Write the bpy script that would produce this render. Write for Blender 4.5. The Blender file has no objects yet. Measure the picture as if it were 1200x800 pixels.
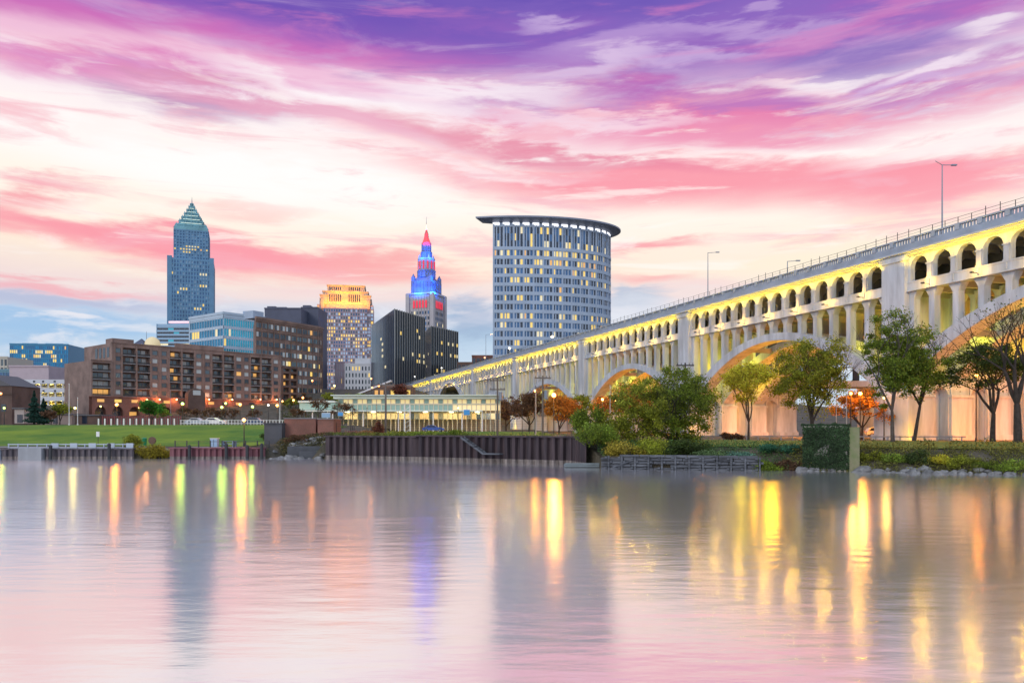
import bpy, math, random
from mathutils import Vector, noise as mnoise
R = math.radians
random.seed(7)
sc = bpy.context.scene
COL = sc.collection

# ------------------------------------------------------------------ camera
CZ = 4.0
cam_d = bpy.data.cameras.new('camera')
cam = bpy.data.objects.new('camera', cam_d); COL.objects.link(cam)
cam_d.sensor_width = 36; cam_d.lens = 27
cam_d.shift_y = 100/1200
cam_d.clip_start = 0.3; cam_d.clip_end = 9000
cam.location = (0, 0, CZ); cam.rotation_euler = (R(90), 0, 0)
sc.camera = cam
sc.view_settings.view_transform = 'Standard'; sc.view_settings.look = 'None'
sc.view_settings.exposure = 0.0; sc.view_settings.gamma = 1.0
sc.cycles.max_bounces = 5; sc.cycles.diffuse_bounces = 2; sc.cycles.glossy_bounces = 3
sc.cycles.transmission_bounces = 3; sc.cycles.transparent_max_bounces = 6
sc.cycles.sample_clamp_indirect = 6
sc.cycles.use_light_tree = True

def lin(c):
    return tuple(((v/255)/12.92 if v/255 <= 0.04045 else (((v/255)+0.055)/1.055)**2.4) for v in c)
def L4(c): return lin(c)+(1.0,)

# ------------------------------------------------------------------ sky
world = bpy.data.worlds.new('World'); sc.world = world; world.use_nodes = True
nt = world.node_tree; nt.nodes.clear()
def N(t, **k):
    n = nt.nodes.new(t)
    for a, b in k.items(): setattr(n, a, b)
    return n
def lk(a, b): nt.links.new(a, b)
def math1(op, a, b=None, c=None):
    n = N('ShaderNodeMath', operation=op)
    for i, v in enumerate((a, b, c)):
        if v is None: continue
        if isinstance(v, (int, float)): n.inputs[i].default_value = v
        else: lk(v, n.inputs[i])
    return n.outputs[0]
SKY_GAIN = 1.0
tc = N('ShaderNodeTexCoord'); sp = N('ShaderNodeSeparateXYZ'); lk(tc.outputs['Generated'], sp.inputs[0])
az = math1('ARCTAN2', sp.outputs[0], sp.outputs[1])
el = math1('ARCSINE', sp.outputs[2])
cxyz = N('ShaderNodeCombineXYZ'); lk(az, cxyz.inputs[0]); lk(el, cxyz.inputs[1])
def snoise(scale, sx, sy, detail, rough=0.55, off=0.0, dist=0.0, rot=0.0):
    m = N('ShaderNodeMapping'); m.inputs['Scale'].default_value = (sx, sy, 1)
    m.inputs['Location'].default_value = (off, off*0.7, off); m.inputs['Rotation'].default_value = (0, 0, rot)
    lk(cxyz.outputs[0], m.inputs[0])
    n = N('ShaderNodeTexNoise'); n.inputs['Scale'].default_value = scale
    n.inputs['Detail'].default_value = detail; n.inputs['Roughness'].default_value = rough
    n.inputs['Distortion'].default_value = dist
    lk(m.outputs[0], n.inputs['Vector']); return n
w1 = snoise(2.2, 1, 3.2, 3, off=3.1, rot=R(6))
w2 = snoise(5, 1, 4.5, 6, off=9.7, rot=R(5), dist=0.4)
w3 = snoise(11, 1, 6, 7, rough=0.62, off=5.3, rot=R(7), dist=0.5)
# warped coordinates
d1 = math1('MULTIPLY', math1('SUBTRACT', w1.outputs['Fac'], 0.5), 0.06)
d2 = math1('MULTIPLY', math1('SUBTRACT', w2.outputs['Fac'], 0.5), 0.075)
d3 = math1('MULTIPLY', math1('SUBTRACT', w3.outputs['Fac'], 0.5), 0.035)
elw = math1('ADD', math1('ADD', el, d1), math1('ADD', d2, d3))
elb = math1('ADD', el, math1('MULTIPLY', math1('ADD', d2, d1), 0.55))
cw = N('ShaderNodeCombineXYZ'); lk(az, cw.inputs[0]); lk(elw, cw.inputs[1])
def el_of(y, x=600): return math.atan((500-y)/math.hypot(900, x-600))
EMAX = 1.6
ramp = N('ShaderNodeValToRGB'); ramp.color_ramp.interpolation = 'EASE'
stops = [(500,(206,218,232)),(455,(196,212,230)),(410,(186,206,228)),(378,(208,212,226)),(352,(240,218,214)),
         (318,(252,232,212)),(250,(254,244,230)),(190,(254,244,240)),(130,(250,232,238)),(96,(240,190,215)),
         (72,(205,108,182)),(45,(160,92,184)),(5,(108,76,176)),(-60,(96,84,178)),(-220,(110,112,190))]
cr = ramp.color_ramp
while len(cr.elements) < len(stops)+2: cr.elements.new(0.5)
ps = sorted([(el_of(y)/EMAX, c) for y, c in stops]) + [(0.62, (120,140,205)), (1.0, (128,155,215))]
for e, (p, c) in zip(cr.elements, ps): e.position = max(0, min(1, p)); e.color = L4(c)
lk(math1('DIVIDE', elb, EMAX), ramp.inputs[0])
colour = ramp.outputs[0]
wf = math1('ADD', math1('MULTIPLY', math1('SUBTRACT', w2.outputs['Fac'], 0.5), 1.9),
           math1('MULTIPLY', math1('SUBTRACT', w3.outputs['Fac'], 0.5), 1.15))
def streak(c, px, py, rx, ry, tilt=0, strength=1.0, soft=1.25, wisp=1.0):
    global colour
    a = math.atan((px-600)/900); e = el_of(py, px); k = math.cos(a)
    m = N('ShaderNodeMapping', vector_type='TEXTURE')
    m.inputs['Location'].default_value = (a, e, 0); m.inputs['Rotation'].default_value = (0, 0, R(-tilt))
    m.inputs['Scale'].default_value = (rx/900*k*k, ry/900*k, 1)
    lk(cw.outputs[0], m.inputs[0])
    l = N('ShaderNodeVectorMath', operation='LENGTH'); lk(m.outputs[0], l.inputs[0])
    s = math1('ADD', l.outputs['Value'], math1('MULTIPLY', wf, 0.75*wisp) if wisp != 1.0 else wf75)
    mr = N('ShaderNodeMapRange', interpolation_type='SMOOTHSTEP')
    mr.inputs['From Min'].default_value = soft; mr.inputs['From Max'].default_value = 0.2
    mr.inputs['To Max'].default_value = strength
    lk(s, mr.inputs['Value'])
    mx = N('ShaderNodeMix', data_type='RGBA'); lk(mr.outputs[0], mx.inputs['Factor'])
    lk(colour, mx.inputs[6]); mx.inputs[7].default_value = L4(c); colour = mx.outputs[2]
wf75 = math1('MULTIPLY', wf, 0.75)
PK = (249,146,160)
streak((132,96,186), 840, 50, 480, 60, 2, .8, 1.35)
streak((104,80,178), 770, 8, 90, 26, 0, .55)
streak((100,74,174), 1010, 60, 110, 26, 4, .5)
streak((186,92,176), 900, 124, 400, 32, 3, .9)
streak((238,124,164), 860, 155, 330, 18, 3, .8)
streak((216,98,176), 80, 66, 260, 26, 0, .8)
streak((104,72,176), 330, 8, 420, 26, 2, .8)
streak(PK, 820, 212, 400, 34, 4, .95)
streak(PK, 1100, 218, 170, 34, -2, .85)
streak((228,120,150), 600, 172, 260, 13, 8, .8)
streak((184,130,178), 215, 116, 150, 19, 3, .8)
streak((232,150,180), 330, 135, 260, 11, 6, .7)
streak((247,160,172), 40, 148, 90, 10, 8, .6)
streak((247,150,160), 30, 232, 95, 17, -13, .8)
streak(PK, 210, 292, 400, 23, 2, .95, 1.25, .7)
streak((244,160,170), 70, 344, 190, 13, 0, .7)
streak((250,190,185), 300, 247, 90, 12, -6, .55)
streak((248,150,158), 760, 288, 80, 11, -2, .85)
streak((247,165,165), 760, 328, 60, 13, 0, .7)
streak((248,170,165), 480, 318, 130, 20, 2, .65)
streak((252,236,208), 980, 285, 200, 26, -6, .8)
streak((206,176,220), 800, 72, 160, 9, -3, .7)
streak((214,184,222), 1060, 100, 150, 8, 2, .7)
streak((196,164,214), 900, 36, 150, 8, 4, .6)
streak((250,238,240), 960, 90, 120, 9, 1, .9, 1.1)
streak((244,226,238), 1090, 78, 80, 9, -8, .85, 1.1)
streak((252,240,244), 540, 108, 170, 12, 6, .75)
streak((250,226,234), 700, 150, 120, 8, 4, .7)
streak((252,238,238), 560, 196, 130, 7, 6, .6)
streak((196,160,214), 730, 58, 110, 12, -4, .6)
streak((214,186,226), 650, 26, 60, 8, -2, .6)
streak((226,200,228), 670, 92, 90, 13, -4, .6)
streak((248,236,240), 1165, 14, 55, 13, -6, .9, 1.0)
streak((253,238,236), 1110, 172, 150, 17, -4, .9)
streak((255,250,248), 390, 118, 150, 14, 8, .7)
streak((255,252,250), 250, 205, 340, 30, 3, .8)
streak((150,178,208), 560, 392, 75, 26, 0, .8, 1.1)
streak((168,186,210), 735, 358, 50, 15, 0, .75)
streak((146,186,226), 60, 392, 220, 24, 0, .8)
streak((170,176,208), 60, 362, 240, 11, 0, .7)
streak((238,232,236), 85, 383, 45, 6, 8, .8, 1.1)
streak((226,226,234), 180, 398, 60, 9, 0, .6, 1.1)
def layer(c, y0, y1, scale, sy, lo, hi, strength, off, rot=3, fade=0.05):
    global colour
    n = snoise(scale, 1, sy, 8, rough=.6, off=off, rot=R(rot), dist=.6)
    m1 = N('ShaderNodeMapRange', interpolation_type='SMOOTHSTEP'); m1.inputs['From Min'].default_value = lo; m1.inputs['From Max'].default_value = hi; m1.inputs['To Max'].default_value = strength; lk(n.outputs['Fac'], m1.inputs['Value'])
    e1, e0 = el_of(y0), el_of(y1)
    a_ = N('ShaderNodeMapRange', interpolation_type='SMOOTHSTEP'); a_.inputs['From Min'].default_value = e0-fade; a_.inputs['From Max'].default_value = e0+fade; lk(elw, a_.inputs['Value'])
    b_ = N('ShaderNodeMapRange', interpolation_type='SMOOTHSTEP'); b_.inputs['From Min'].default_value = e1+fade; b_.inputs['From Max'].default_value = e1-fade; lk(elw, b_.inputs['Value'])
    f = math1('MULTIPLY', math1('MULTIPLY', m1.outputs[0], a_.outputs[0]), b_.outputs[0])
    mx = N('ShaderNodeMix', data_type='RGBA'); lk(f, mx.inputs['Factor']); lk(colour, mx.inputs[6]); mx.inputs[7].default_value = L4(c); colour = mx.outputs[2]
layer((246,178,190), 120, 330, 4.5, 7, .50, .66, .62, 21.3, 4)
layer((255,248,240), 110, 340, 5.5, 7, .54, .68, .6, 33.1, 2)
layer((206,172,214), -60, 95, 4.0, 6, .50, .68, .62, 41.7, 3)
layer((224,128,186), -20, 110, 3.2, 7, .52, .66, .5, 51.9, 3)
layer((120,84,178), -60, 100, 3.6, 7, .54, .68, .55, 63.2, 2)
layer((228,228,236), 360, 450, 7.0, 3.2, .52, .64, .7, 71.4, 0, .03)
layer((150,168,200), 350, 440, 5.0, 3.4, .54, .66, .55, 83.4, 0, .03)
nish = N('ShaderNodeTexSky', sky_type='NISHITA'); nish.sun_disc = False
nish.sun_elevation = R(16); nish.sun_rotation = R(200); nish.sun_intensity = 0.6
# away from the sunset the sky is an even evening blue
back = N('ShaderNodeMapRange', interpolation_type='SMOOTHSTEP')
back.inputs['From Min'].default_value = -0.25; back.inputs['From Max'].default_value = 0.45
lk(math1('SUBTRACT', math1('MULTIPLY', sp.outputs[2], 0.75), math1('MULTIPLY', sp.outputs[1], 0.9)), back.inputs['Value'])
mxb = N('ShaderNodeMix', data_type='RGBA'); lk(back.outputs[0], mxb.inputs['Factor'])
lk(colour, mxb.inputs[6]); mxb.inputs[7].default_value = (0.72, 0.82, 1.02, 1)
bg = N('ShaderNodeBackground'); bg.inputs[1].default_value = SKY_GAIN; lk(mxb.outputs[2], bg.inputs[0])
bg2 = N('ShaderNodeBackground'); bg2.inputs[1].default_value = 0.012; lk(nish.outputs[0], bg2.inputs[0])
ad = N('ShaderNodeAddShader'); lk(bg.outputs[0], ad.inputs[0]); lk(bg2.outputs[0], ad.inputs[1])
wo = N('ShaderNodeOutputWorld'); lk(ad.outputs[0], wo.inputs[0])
world.cycles.sampling_method = 'MANUAL'; world.cycles.sample_map_resolution = 512

sun_d = bpy.data.lights.new('sun', 'SUN'); sun_d.energy = 0.9; sun_d.angle = R(18); sun_d.color = (1.0, 0.93, 0.88)
sun = bpy.data.objects.new('sun', sun_d); COL.objects.link(sun)
sun.rotation_euler = (R(68), 0, R(-28))     # soft glow from behind the camera's left shoulder

# ------------------------------------------------------------------ materials
MATS = {}
def mat(name, c, rough=0.8, metal=0.0, var=0.0, vscale=0.5, bump=0.0, bscale=3.0, emit=None, es=0.0, c2=None, stretch=(1,1,1), spec=0.5, alpha=1.0, detail=5):
    if name in MATS: return MATS[name]
    m = bpy.data.materials.new(name); m.use_nodes = True; t = m.node_tree
    b = t.nodes['Principled BSDF']
    b.inputs['Roughness'].default_value = rough; b.inputs['Metallic'].default_value = metal
    b.inputs['Specular IOR Level'].default_value = spec
    b.inputs['Base Color'].default_value = tuple(c)+(1,)
    if var or c2 or bump:
        g = t.nodes.new('ShaderNodeNewGeometry'); mp = t.nodes.new('ShaderNodeMapping')
        mp.inputs['Scale'].default_value = stretch; t.links.new(g.outputs['Position'], mp.inputs[0])
    if var or c2:
        n = t.nodes.new('ShaderNodeTexNoise'); n.inputs['Scale'].default_value = vscale; n.inputs['Detail'].default_value = detail
        n.inputs['Roughness'].default_value = 0.65
        t.links.new(mp.outputs[0], n.inputs['Vector'])
        r = t.nodes.new('ShaderNodeValToRGB')
        a = tuple(c); bb = tuple(c2) if c2 else tuple(min(1, v*(1+var)) for v in c)
        if not c2: a = tuple(v*(1-var) for v in c)
        r.color_ramp.elements[0].position = .36; r.color_ramp.elements[1].position = .64
        r.color_ramp.elements[0].color = a+(1,); r.color_ramp.elements[1].color = bb+(1,)
        t.links.new(n.outputs['Fac'], r.inputs[0]); t.links.new(r.outputs[0], b.inputs['Base Color'])
    if bump:
        n2 = t.nodes.new('ShaderNodeTexNoise'); n2.inputs['Scale'].default_value = bscale; n2.inputs['Detail'].default_value = 4
        t.links.new(mp.outputs[0], n2.inputs['Vector'])
        bp = t.nodes.new('ShaderNodeBump'); bp.inputs['Strength'].default_value = bump; bp.inputs['Distance'].default_value = 0.2
        t.links.new(n2.outputs['Fac'], bp.inputs['Height']); t.links.new(bp.outputs[0], b.inputs['Normal'])
    if emit:
        b.inputs['Emission Color'].default_value = tuple(emit)+(1,); b.inputs['Emission Strength'].default_value = es
    MATS[name] = m; return m
def brickmat(name, c1, c2, mortar, scale=4.0, rough=0.9):
    if name in MATS: return MATS[name]
    m = mat(name, c1, rough); t = m.node_tree; b = t.nodes['Principled BSDF']
    g = t.nodes.new('ShaderNodeNewGeometry'); s_ = t.nodes.new('ShaderNodeSeparateXYZ'); t.links.new(g.outputs['Position'], s_.inputs[0])
    a_ = t.nodes.new('ShaderNodeMath'); t.links.new(s_.outputs[0], a_.inputs[0]); t.links.new(s_.outputs[1], a_.inputs[1])
    cc = t.nodes.new('ShaderNodeCombineXYZ'); t.links.new(a_.outputs[0], cc.inputs[0]); t.links.new(s_.outputs[2], cc.inputs[1])
    br = t.nodes.new('ShaderNodeTexBrick'); br.inputs['Scale'].default_value = scale
    br.inputs['Color1'].default_value = tuple(c1)+(1,); br.inputs['Color2'].default_value = tuple(c2)+(1,); br.inputs['Mortar'].default_value = tuple(mortar)+(1,)
    t.links.new(cc.outputs[0], br.inputs['Vector'])
    n = t.nodes.new('ShaderNodeTexNoise'); n.inputs['Scale'].default_value = 0.25; n.inputs['Detail'].default_value = 6
    t.links.new(g.outputs['Position'], n.inputs['Vector'])
    mr = t.nodes.new('ShaderNodeMapRange'); mr.inputs['From Min'].default_value = .3; mr.inputs['From Max'].default_value = .7
    mr.inputs['To Min'].default_value = .72; mr.inputs['To Max'].default_value = 1.25; t.links.new(n.outputs['Fac'], mr.inputs['Value'])
    mx = t.nodes.new('ShaderNodeMix'); mx.data_type = 'RGBA'; mx.blend_type = 'MULTIPLY'; mx.inputs['Factor'].default_value = 1
    t.links.new(br.outputs['Color'], mx.inputs[6]); t.links.new(mr.outputs[0], mx.inputs[7]); t.links.new(mx.outputs[2], b.inputs['Base Color'])
    return m
def lamp_mat(name, c, s): return mat(name, (0.8,0.8,0.8), 0.4, emit=c, es=s)

ORANGE = (1.0, 0.30, 0.03); YELLOW = (1.0, 0.62, 0.06); LIME = (0.62, 1.0, 0.10); WARM = (1.0, 0.78, 0.45); WHITEL = (1.0, 0.95, 0.85)
M_conc = mat('concrete_bridge', (0.42,0.47,0.53), 0.85, var=0.24, vscale=0.55, bump=0.12, bscale=2.5, stretch=(1,1,0.16), detail=9)
M_cornice = mat('cornice_concrete', (0.40,0.45,0.50), 0.85, var=0.08, vscale=0.3)
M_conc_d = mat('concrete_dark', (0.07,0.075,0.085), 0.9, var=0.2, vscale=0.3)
M_conc_w = mat('concrete_grey', (0.28,0.29,0.31), 0.9, var=0.15, vscale=0.4, stretch=(1,1,0.3))
M_steel = mat('painted_steel', (0.22,0.25,0.30), 0.5, 0.3)
M_dark = mat('dark_metal', (0.03,0.032,0.035), 0.5, 0.2)
M_white = mat('white_paint', (0.75,0.76,0.76), 0.5)
M_grass = mat('grass', (0.045,0.150,0.003), 0.95, c2=(0.19,0.28,0.008), vscale=0.11, detail=9, bump=0.6, bscale=6)
M_grass2 = mat('grass_dry', (0.10,0.17,0.02), 0.95, c2=(0.22,0.22,0.03), vscale=0.5, bump=0.5, bscale=5)
M_dirt = mat('earth', (0.045,0.042,0.028), 0.95, c2=(0.12,0.10,0.07), vscale=0.4, bump=0.5, bscale=3)
M_asph = mat('asphalt', (0.10,0.11,0.13), 0.85, var=0.15, vscale=0.6)
M_path = mat('paving', (0.30,0.29,0.29), 0.85, var=0.12, vscale=0.8)
M_rock = mat('rock', (0.09,0.09,0.09), 0.9, c2=(0.27,0.27,0.27), vscale=1.2, bump=0.6, bscale=3)
M_bark = mat('bark', (0.045,0.035,0.03), 0.95, var=0.3, vscale=3)
M_bark2 = mat('bark_grey', (0.085,0.07,0.06), 0.95, var=0.3, vscale=3)
M_pile = mat('sheet_pile_steel', (0.025,0.018,0.024), 0.7, 0.2, c2=(0.075,0.05,0.055), vscale=0.5, stretch=(3,3,0.3), bump=0.2)
M_pilelow = mat('sheet_pile_waterline', (0.09,0.075,0.07), 0.8, c2=(0.26,0.22,0.20), vscale=1.5, stretch=(3,3,0.4))
M_timber = mat('grey_timber', (0.035,0.038,0.045), 0.9, c2=(0.13,0.14,0.16), vscale=1.3, stretch=(.4,.4,3))

# ------------------------------------------------------------------ mesh builder
class MB:
    def __init__(s): s.v = []; s.f = []; s.mi = []
    def quad(s, a, b, c, d, m=0):
        i = len(s.v); s.v += [tuple(a), tuple(b), tuple(c), tuple(d)]; s.f.append((i,i+1,i+2,i+3)); s.mi.append(m)
    def tri(s, a, b, c, m=0):
        i = len(s.v); s.v += [tuple(a), tuple(b), tuple(c)]; s.f.append((i,i+1,i+2)); s.mi.append(m)
    def hexa(s, p, m=0):      # 8 points: bottom 4 ccw, top 4 ccw
        i = len(s.v); s.v += [tuple(q) for q in p]
        for f in ((3,2,1,0),(4,5,6,7),(0,1,5,4),(1,2,6,5),(2,3,7,6),(3,0,4,7)):
            s.f.append(tuple(i+k for k in f)); s.mi.append(m)
    def box(s, x0, x1, y0, y1, z0, z1, m=0, fr=None):
        P = [(x0,y0,z0),(x1,y0,z0),(x1,y1,z0),(x0,y1,z0),(x0,y0,z1),(x1,y0,z1),(x1,y1,z1),(x0,y1,z1)]
        if fr: P = [fr(*p) for p in P]
        s.hexa(P, m)
    def prism(s, pts, z0, z1, m=0, fr=None):
        n = len(pts); i = len(s.v)
        P = [(x,y,z0) for x,y in pts]+[(x,y,z1) for x,y in pts]
        if fr: P = [fr(*p) for p in P]
        s.v += P; s.f.append(tuple(i+k for k in reversed(range(n)))); s.mi.append(m)
        s.f.append(tuple(i+n+k for k in range(n))); s.mi.append(m)
        for k in range(n):
            s.f.append((i+k, i+(k+1)%n, i+n+(k+1)%n, i+n+k)); s.mi.append(m)
    def frustum(s, cx, cy, z0, z1, w0, d0, w1, d1, m=0, fr=None):
        P = [(cx-w0,cy-d0,z0),(cx+w0,cy-d0,z0),(cx+w0,cy+d0,z0),(cx-w0,cy+d0,z0),(cx-w1,cy-d1,z1),(cx+w1,cy-d1,z1),(cx+w1,cy+d1,z1),(cx-w1,cy+d1,z1)]
        if fr: P = [fr(*p) for p in P]
        s.hexa(P, m)
    def tube(s, a, b, r0, r1, n=6, m=0, cap=True):
        a = Vector(a); b = Vector(b); d = (b-a)
        if d.length < 1e-6: return
        d.normalize(); u = d.orthogonal().normalized(); w = d.cross(u); i = len(s.v)
        for c, r in ((a, r0), (b, r1)):
            for k in range(n):
                t = 2*math.pi*k/n; s.v.append(tuple(c+u*(r*math.cos(t))+w*(r*math.sin(t))))
        for k in range(n):
            s.f.append((i+k, i+(k+1)%n, i+n+(k+1)%n, i+n+k)); s.mi.append(m)
        if cap:
            s.f.append(tuple(i+n+k for k in range(n))); s.mi.append(m)
            s.f.append(tuple(i+k for k in reversed(range(n)))); s.mi.append(m)
    def lathe(s, cx, cy, prof, n=12, m=0):   # prof: [(r,z)]
        i = len(s.v)
        for r, z in prof:
            for k in range(n):
                t = 2*math.pi*k/n; s.v.append((cx+r*math.cos(t), cy+r*math.sin(t), z))
        for j in range(len(prof)-1):
            for k in range(n):
                s.f.append((i+j*n+k, i+j*n+(k+1)%n, i+(j+1)*n+(k+1)%n, i+(j+1)*n+k)); s.mi.append(m)
        s.f.append(tuple(i+(len(prof)-1)*n+k for k in range(n))); s.mi.append(m)
        s.f.append(tuple(i+k for k in reversed(range(n)))); s.mi.append(m)
    def ball(s, c, r, n=10, m=0, rz=None):
        rz = rz or r; s.lathe(c[0], c[1], [(max(0.001, r*math.sin(math.pi*j/6)), c[2]-rz*math.cos(math.pi*j/6)) for j in range(7)], n, m)
    def build(s, name, mats, parent=None, smooth=False, kind=None):
        me = bpy.data.meshes.new(name); me.from_pydata(s.v, [], s.f)
        if not isinstance(mats, (list, tuple)): mats = [mats]
        for m in mats: me.materials.append(m)
        if len(mats) > 1: me.polygons.foreach_set('material_index', s.mi)
        if smooth: me.polygons.foreach_set('use_smooth', [True]*len(s.f))
        me.update()
        o = bpy.data.objects.new(name, me); COL.objects.link(o)
        if parent is not None:
            o.parent = parent
            o.matrix_parent_inverse = parent.matrix_world.inverted() if False else o.matrix_parent_inverse
            if parent.get('_ox') is not None: pass
        if kind: o['kind'] = kind
        return o
def tag(o, label, cat, group=None):
    o['label'] = label; o['category'] = cat
    if group: o['group'] = group
    return o
def thing(name, label, cat, loc=(0,0,0), group=None, rz=0):
    """Empty at the thing's base. Parts are meshed in the thing's own coordinates (see lf)."""
    o = bpy.data.objects.new(name, None); COL.objects.link(o); o.location = loc; o.rotation_euler = (0,0,rz)
    o.empty_display_size = 0.5
    tag(o, label, cat, group); return o
def reloc(mb, loc):
    mb.v = [(x-loc[0], y-loc[1], z-loc[2]) for x, y, z in mb.v]; return mb
class Thing:
    """a thing built in world coordinates: parts are re-based on the Empty"""
    def __init__(s, name, label, cat, loc, group=None):
        s.loc = loc; s.o = thing(name, label, cat, loc, group)
    def part(s, mb, name, mats, kind=None, smooth=False, parent=None):
        reloc(mb, s.loc); o = mb.build(name, mats, parent or s.o, smooth, kind); return o
def structure(o): o['kind'] = 'structure'; return o
def copy_tree(o, parent=None):
    c = o.copy(); COL.objects.link(c)
    if parent: c.parent = parent
    for ch in list(o.children): copy_tree(ch, c)
    return c
def Y2(px, Y): return (px-600)/900*Y
def Z2(py, Y): return CZ+(500-py)/900*Y
def at(px, py, Y): return (Y2(px, Y), Y, Z2(py, Y))
def add_light(parent, loc, color, energy, size=0.15, kind='POINT', name='lamp_light', **k):
    ld = bpy.data.lights.new(name, kind); ld.energy = energy; ld.color = color
    if kind in ('POINT', 'SPOT'): ld.shadow_soft_size = size
    for a, b in k.items(): setattr(ld, a, b)
    o = bpy.data.objects.new(name, ld); COL.objects.link(o); o.location = loc
    if parent is not None: o.parent = parent
    return o

# ------------------------------------------------------------------ terrain
SH = [(-900,120),(-300,108),(-64.7,97),(-31,97),(-23,97),(-11.2,92),(3.7,84),(6.6,81.3),(7.7,80.9),(8.9,73.9),(21.6,71),(30,68.5),(42,63.5),(60,56),(100,44),(300,10),(900,-60)]
def shore(x):
    for (a, b), (c, d) in zip(SH, SH[1:]):
        if a <= x <= c: return b+(d-b)*(x-a)/(c-a)
    return SH[0][1] if x < SH[0][0] else SH[-1][1]
def sm(a, b, x):
    t = max(0, min(1, (x-a)/(b-a))); return t*t*(3-2*t)
def gz(x, y):
    off = y-shore(x)
    px = 600+900*x/max(y, 1)
    left = 1.35+sm(9, 52, off)*3.0                       # park lawn
    mid = 2.7+sm(20, 90, off)*0.3
    right = -0.25+sm(-.5, 6, off)*2.3+sm(5, 18, off)*0.4-sm(18, 30, off)*0.25
    a = sm(-36, -24, x); b = sm(7.8, 9.6, x)
    z = (left*(1-a)+mid*a)*(1-b)+right*b
    wv = sm(-31.6, -30.4, x)*(1-sm(-24.6, -23.6, x))+sm(-48, -47.2, x)*(1-sm(-43.6, -42.8, x))
    if off < 8: z -= wv*(1-sm(-.4, 6, off))*(z+.35)
    if off < 60: z += 0.06*mnoise.noise(Vector((x*.15, y*.15, 0)))
    hill = sm(255, 360, y)*11+sm(330, 450, y)*10.5
    hill *= 1-0.6*sm(60, 260, x)
    return z+hill*(1.0)
xs = [-3000,-2000,-1200,-900,-600,-400,-300,-220,-160,-120,-100] + [-90+i*1.5 for i in range(0, 127)] + [102,108,115,125,140,170,220,300,450,700,900,1300,2000,3000]
offs = [0,.4,.8,1.3,2,3,4,5,6.5,8,10,12,15,18,22,27,33,40,50,62,75,90,105,120,140,160,180,200,220,240,260,285,310,340,380,430,500,600,800,1200,2000,4500]
mb = MB(); idx = {}
for i, x in enumerate(xs):
    for j, o_ in enumerate(offs):
        y = shore(x)+o_; mb.v.append((x, y, gz(x, y)))
nj = len(offs)
for i in range(len(xs)-1):
    for j in range(nj-1):
        mb.f.append((i*nj+j, (i+1)*nj+j, (i+1)*nj+j+1, i*nj+j+1)); mb.mi.append(0)
for i, x in enumerate(xs): mb.v.append((x, shore(x), -3))
b0 = len(xs)*nj
for i in range(len(xs)-1):
    mb.f.append((b0+i, b0+i+1, (i+1)*nj, i*nj)); mb.mi.append(0)
structure(mb.build('ground', M_dirt, smooth=True))

def sheet(name, pts_fn, us, vs, m, dz=0.03):
    mb = MB()
    for u in us:
        for v in vs:
            x, y = pts_fn(u, v); mb.v.append((x, y, gz(x, y)+dz))
    n = len(vs)
    for i in range(len(us)-1):
        for j in range(n-1):
            mb.f.append((i*n+j, (i+1)*n+j, (i+1)*n+j+1, i*n+j+1)); mb.mi.append(0)
    return structure(mb.build(name, m, smooth=True))
def fr_(a, b, n): return [a+(b-a)*i/n for i in range(n+1)]
sheet('lawn', lambda u, v: (u, shore(u)+v), fr_(-200, -32, 84), [7.5,9,11,14,18,22,26,31,36,42,48,53], M_grass, 0.05)
sheet('promenade', lambda u, v: (u, shore(u)+v), fr_(-200, -32, 84), [0.6,2,3,4.5], M_path, 0.045)
sheet('road', lambda u, v: (u, shore(u)+v), fr_(-260, -80, 60), [56,58,61,64], M_asph, 0.04)
sheet('meadow', lambda u, v: (u, shore(u)+v), fr_(-23, 6, 30), [1.2,2.5,4,7,12,20,30,40], M_grass2, 0.05)
sheet('lawn', lambda u, v: (u, shore(u)+v), fr_(-23, 6, 30), [40.2,50,60,72], M_grass, 0.05)
sheet('lawn', lambda u, v: (u, shore(u)+v), fr_(9.2, 95, 60), [5.4,7,9,12,15,18,20.6], M_grass2, 0.05)
sheet('road', lambda u, v: (u, shore(u)+v), fr_(6, 95, 60), [22.2,24,27,31], M_asph, 0.045)

# water: smooth slow river
m = bpy.data.materials.new('river_water'); m.use_nodes = True; t = m.node_tree
b = t.nodes['Principled BSDF']; b.inputs['Base Color'].default_value = (0.91,0.88,0.88,1); b.inputs['Roughness'].default_value = 0.155
b.inputs['Metallic'].default_value = 0.88
g = t.nodes.new('ShaderNodeNewGeometry')
def wn(sx, sy, sc_, det):
    mp = t.nodes.new('ShaderNodeMapping'); mp.inputs['Scale'].default_value = (sx, sy, 1); t.links.new(g.outputs['Position'], mp.inputs[0])
    n = t.nodes.new('ShaderNodeTexNoise'); n.inputs['Scale'].default_value = sc_; n.inputs['Detail'].default_value = det; t.links.new(mp.outputs[0], n.inputs['Vector']); return n
na = wn(0.35, 1.0, 1.6, 4); nb = wn(0.12, 0.5, 0.55, 3)
a1 = t.nodes.new('ShaderNodeMath'); a1.operation = 'MULTIPLY_ADD'; t.links.new(nb.outputs['Fac'], a1.inputs[0]); a1.inputs[1].default_value = 2.2; t.links.new(na.outputs['Fac'], a1.inputs[2])
bp = t.nodes.new('ShaderNodeBump'); bp.inputs['Strength'].default_value = 0.14; bp.inputs['Distance'].default_value = 0.09
t.links.new(a1.outputs[0], bp.inputs['Height']); t.links.new(bp.outputs[0], b.inputs['Normal'])
M_water = m
mb = MB(); mb.quad((-3000,-400,0),(3000,-400,0),(3000,160,0),(-3000,160,0))
structure(mb.build('water', M_water))

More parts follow.
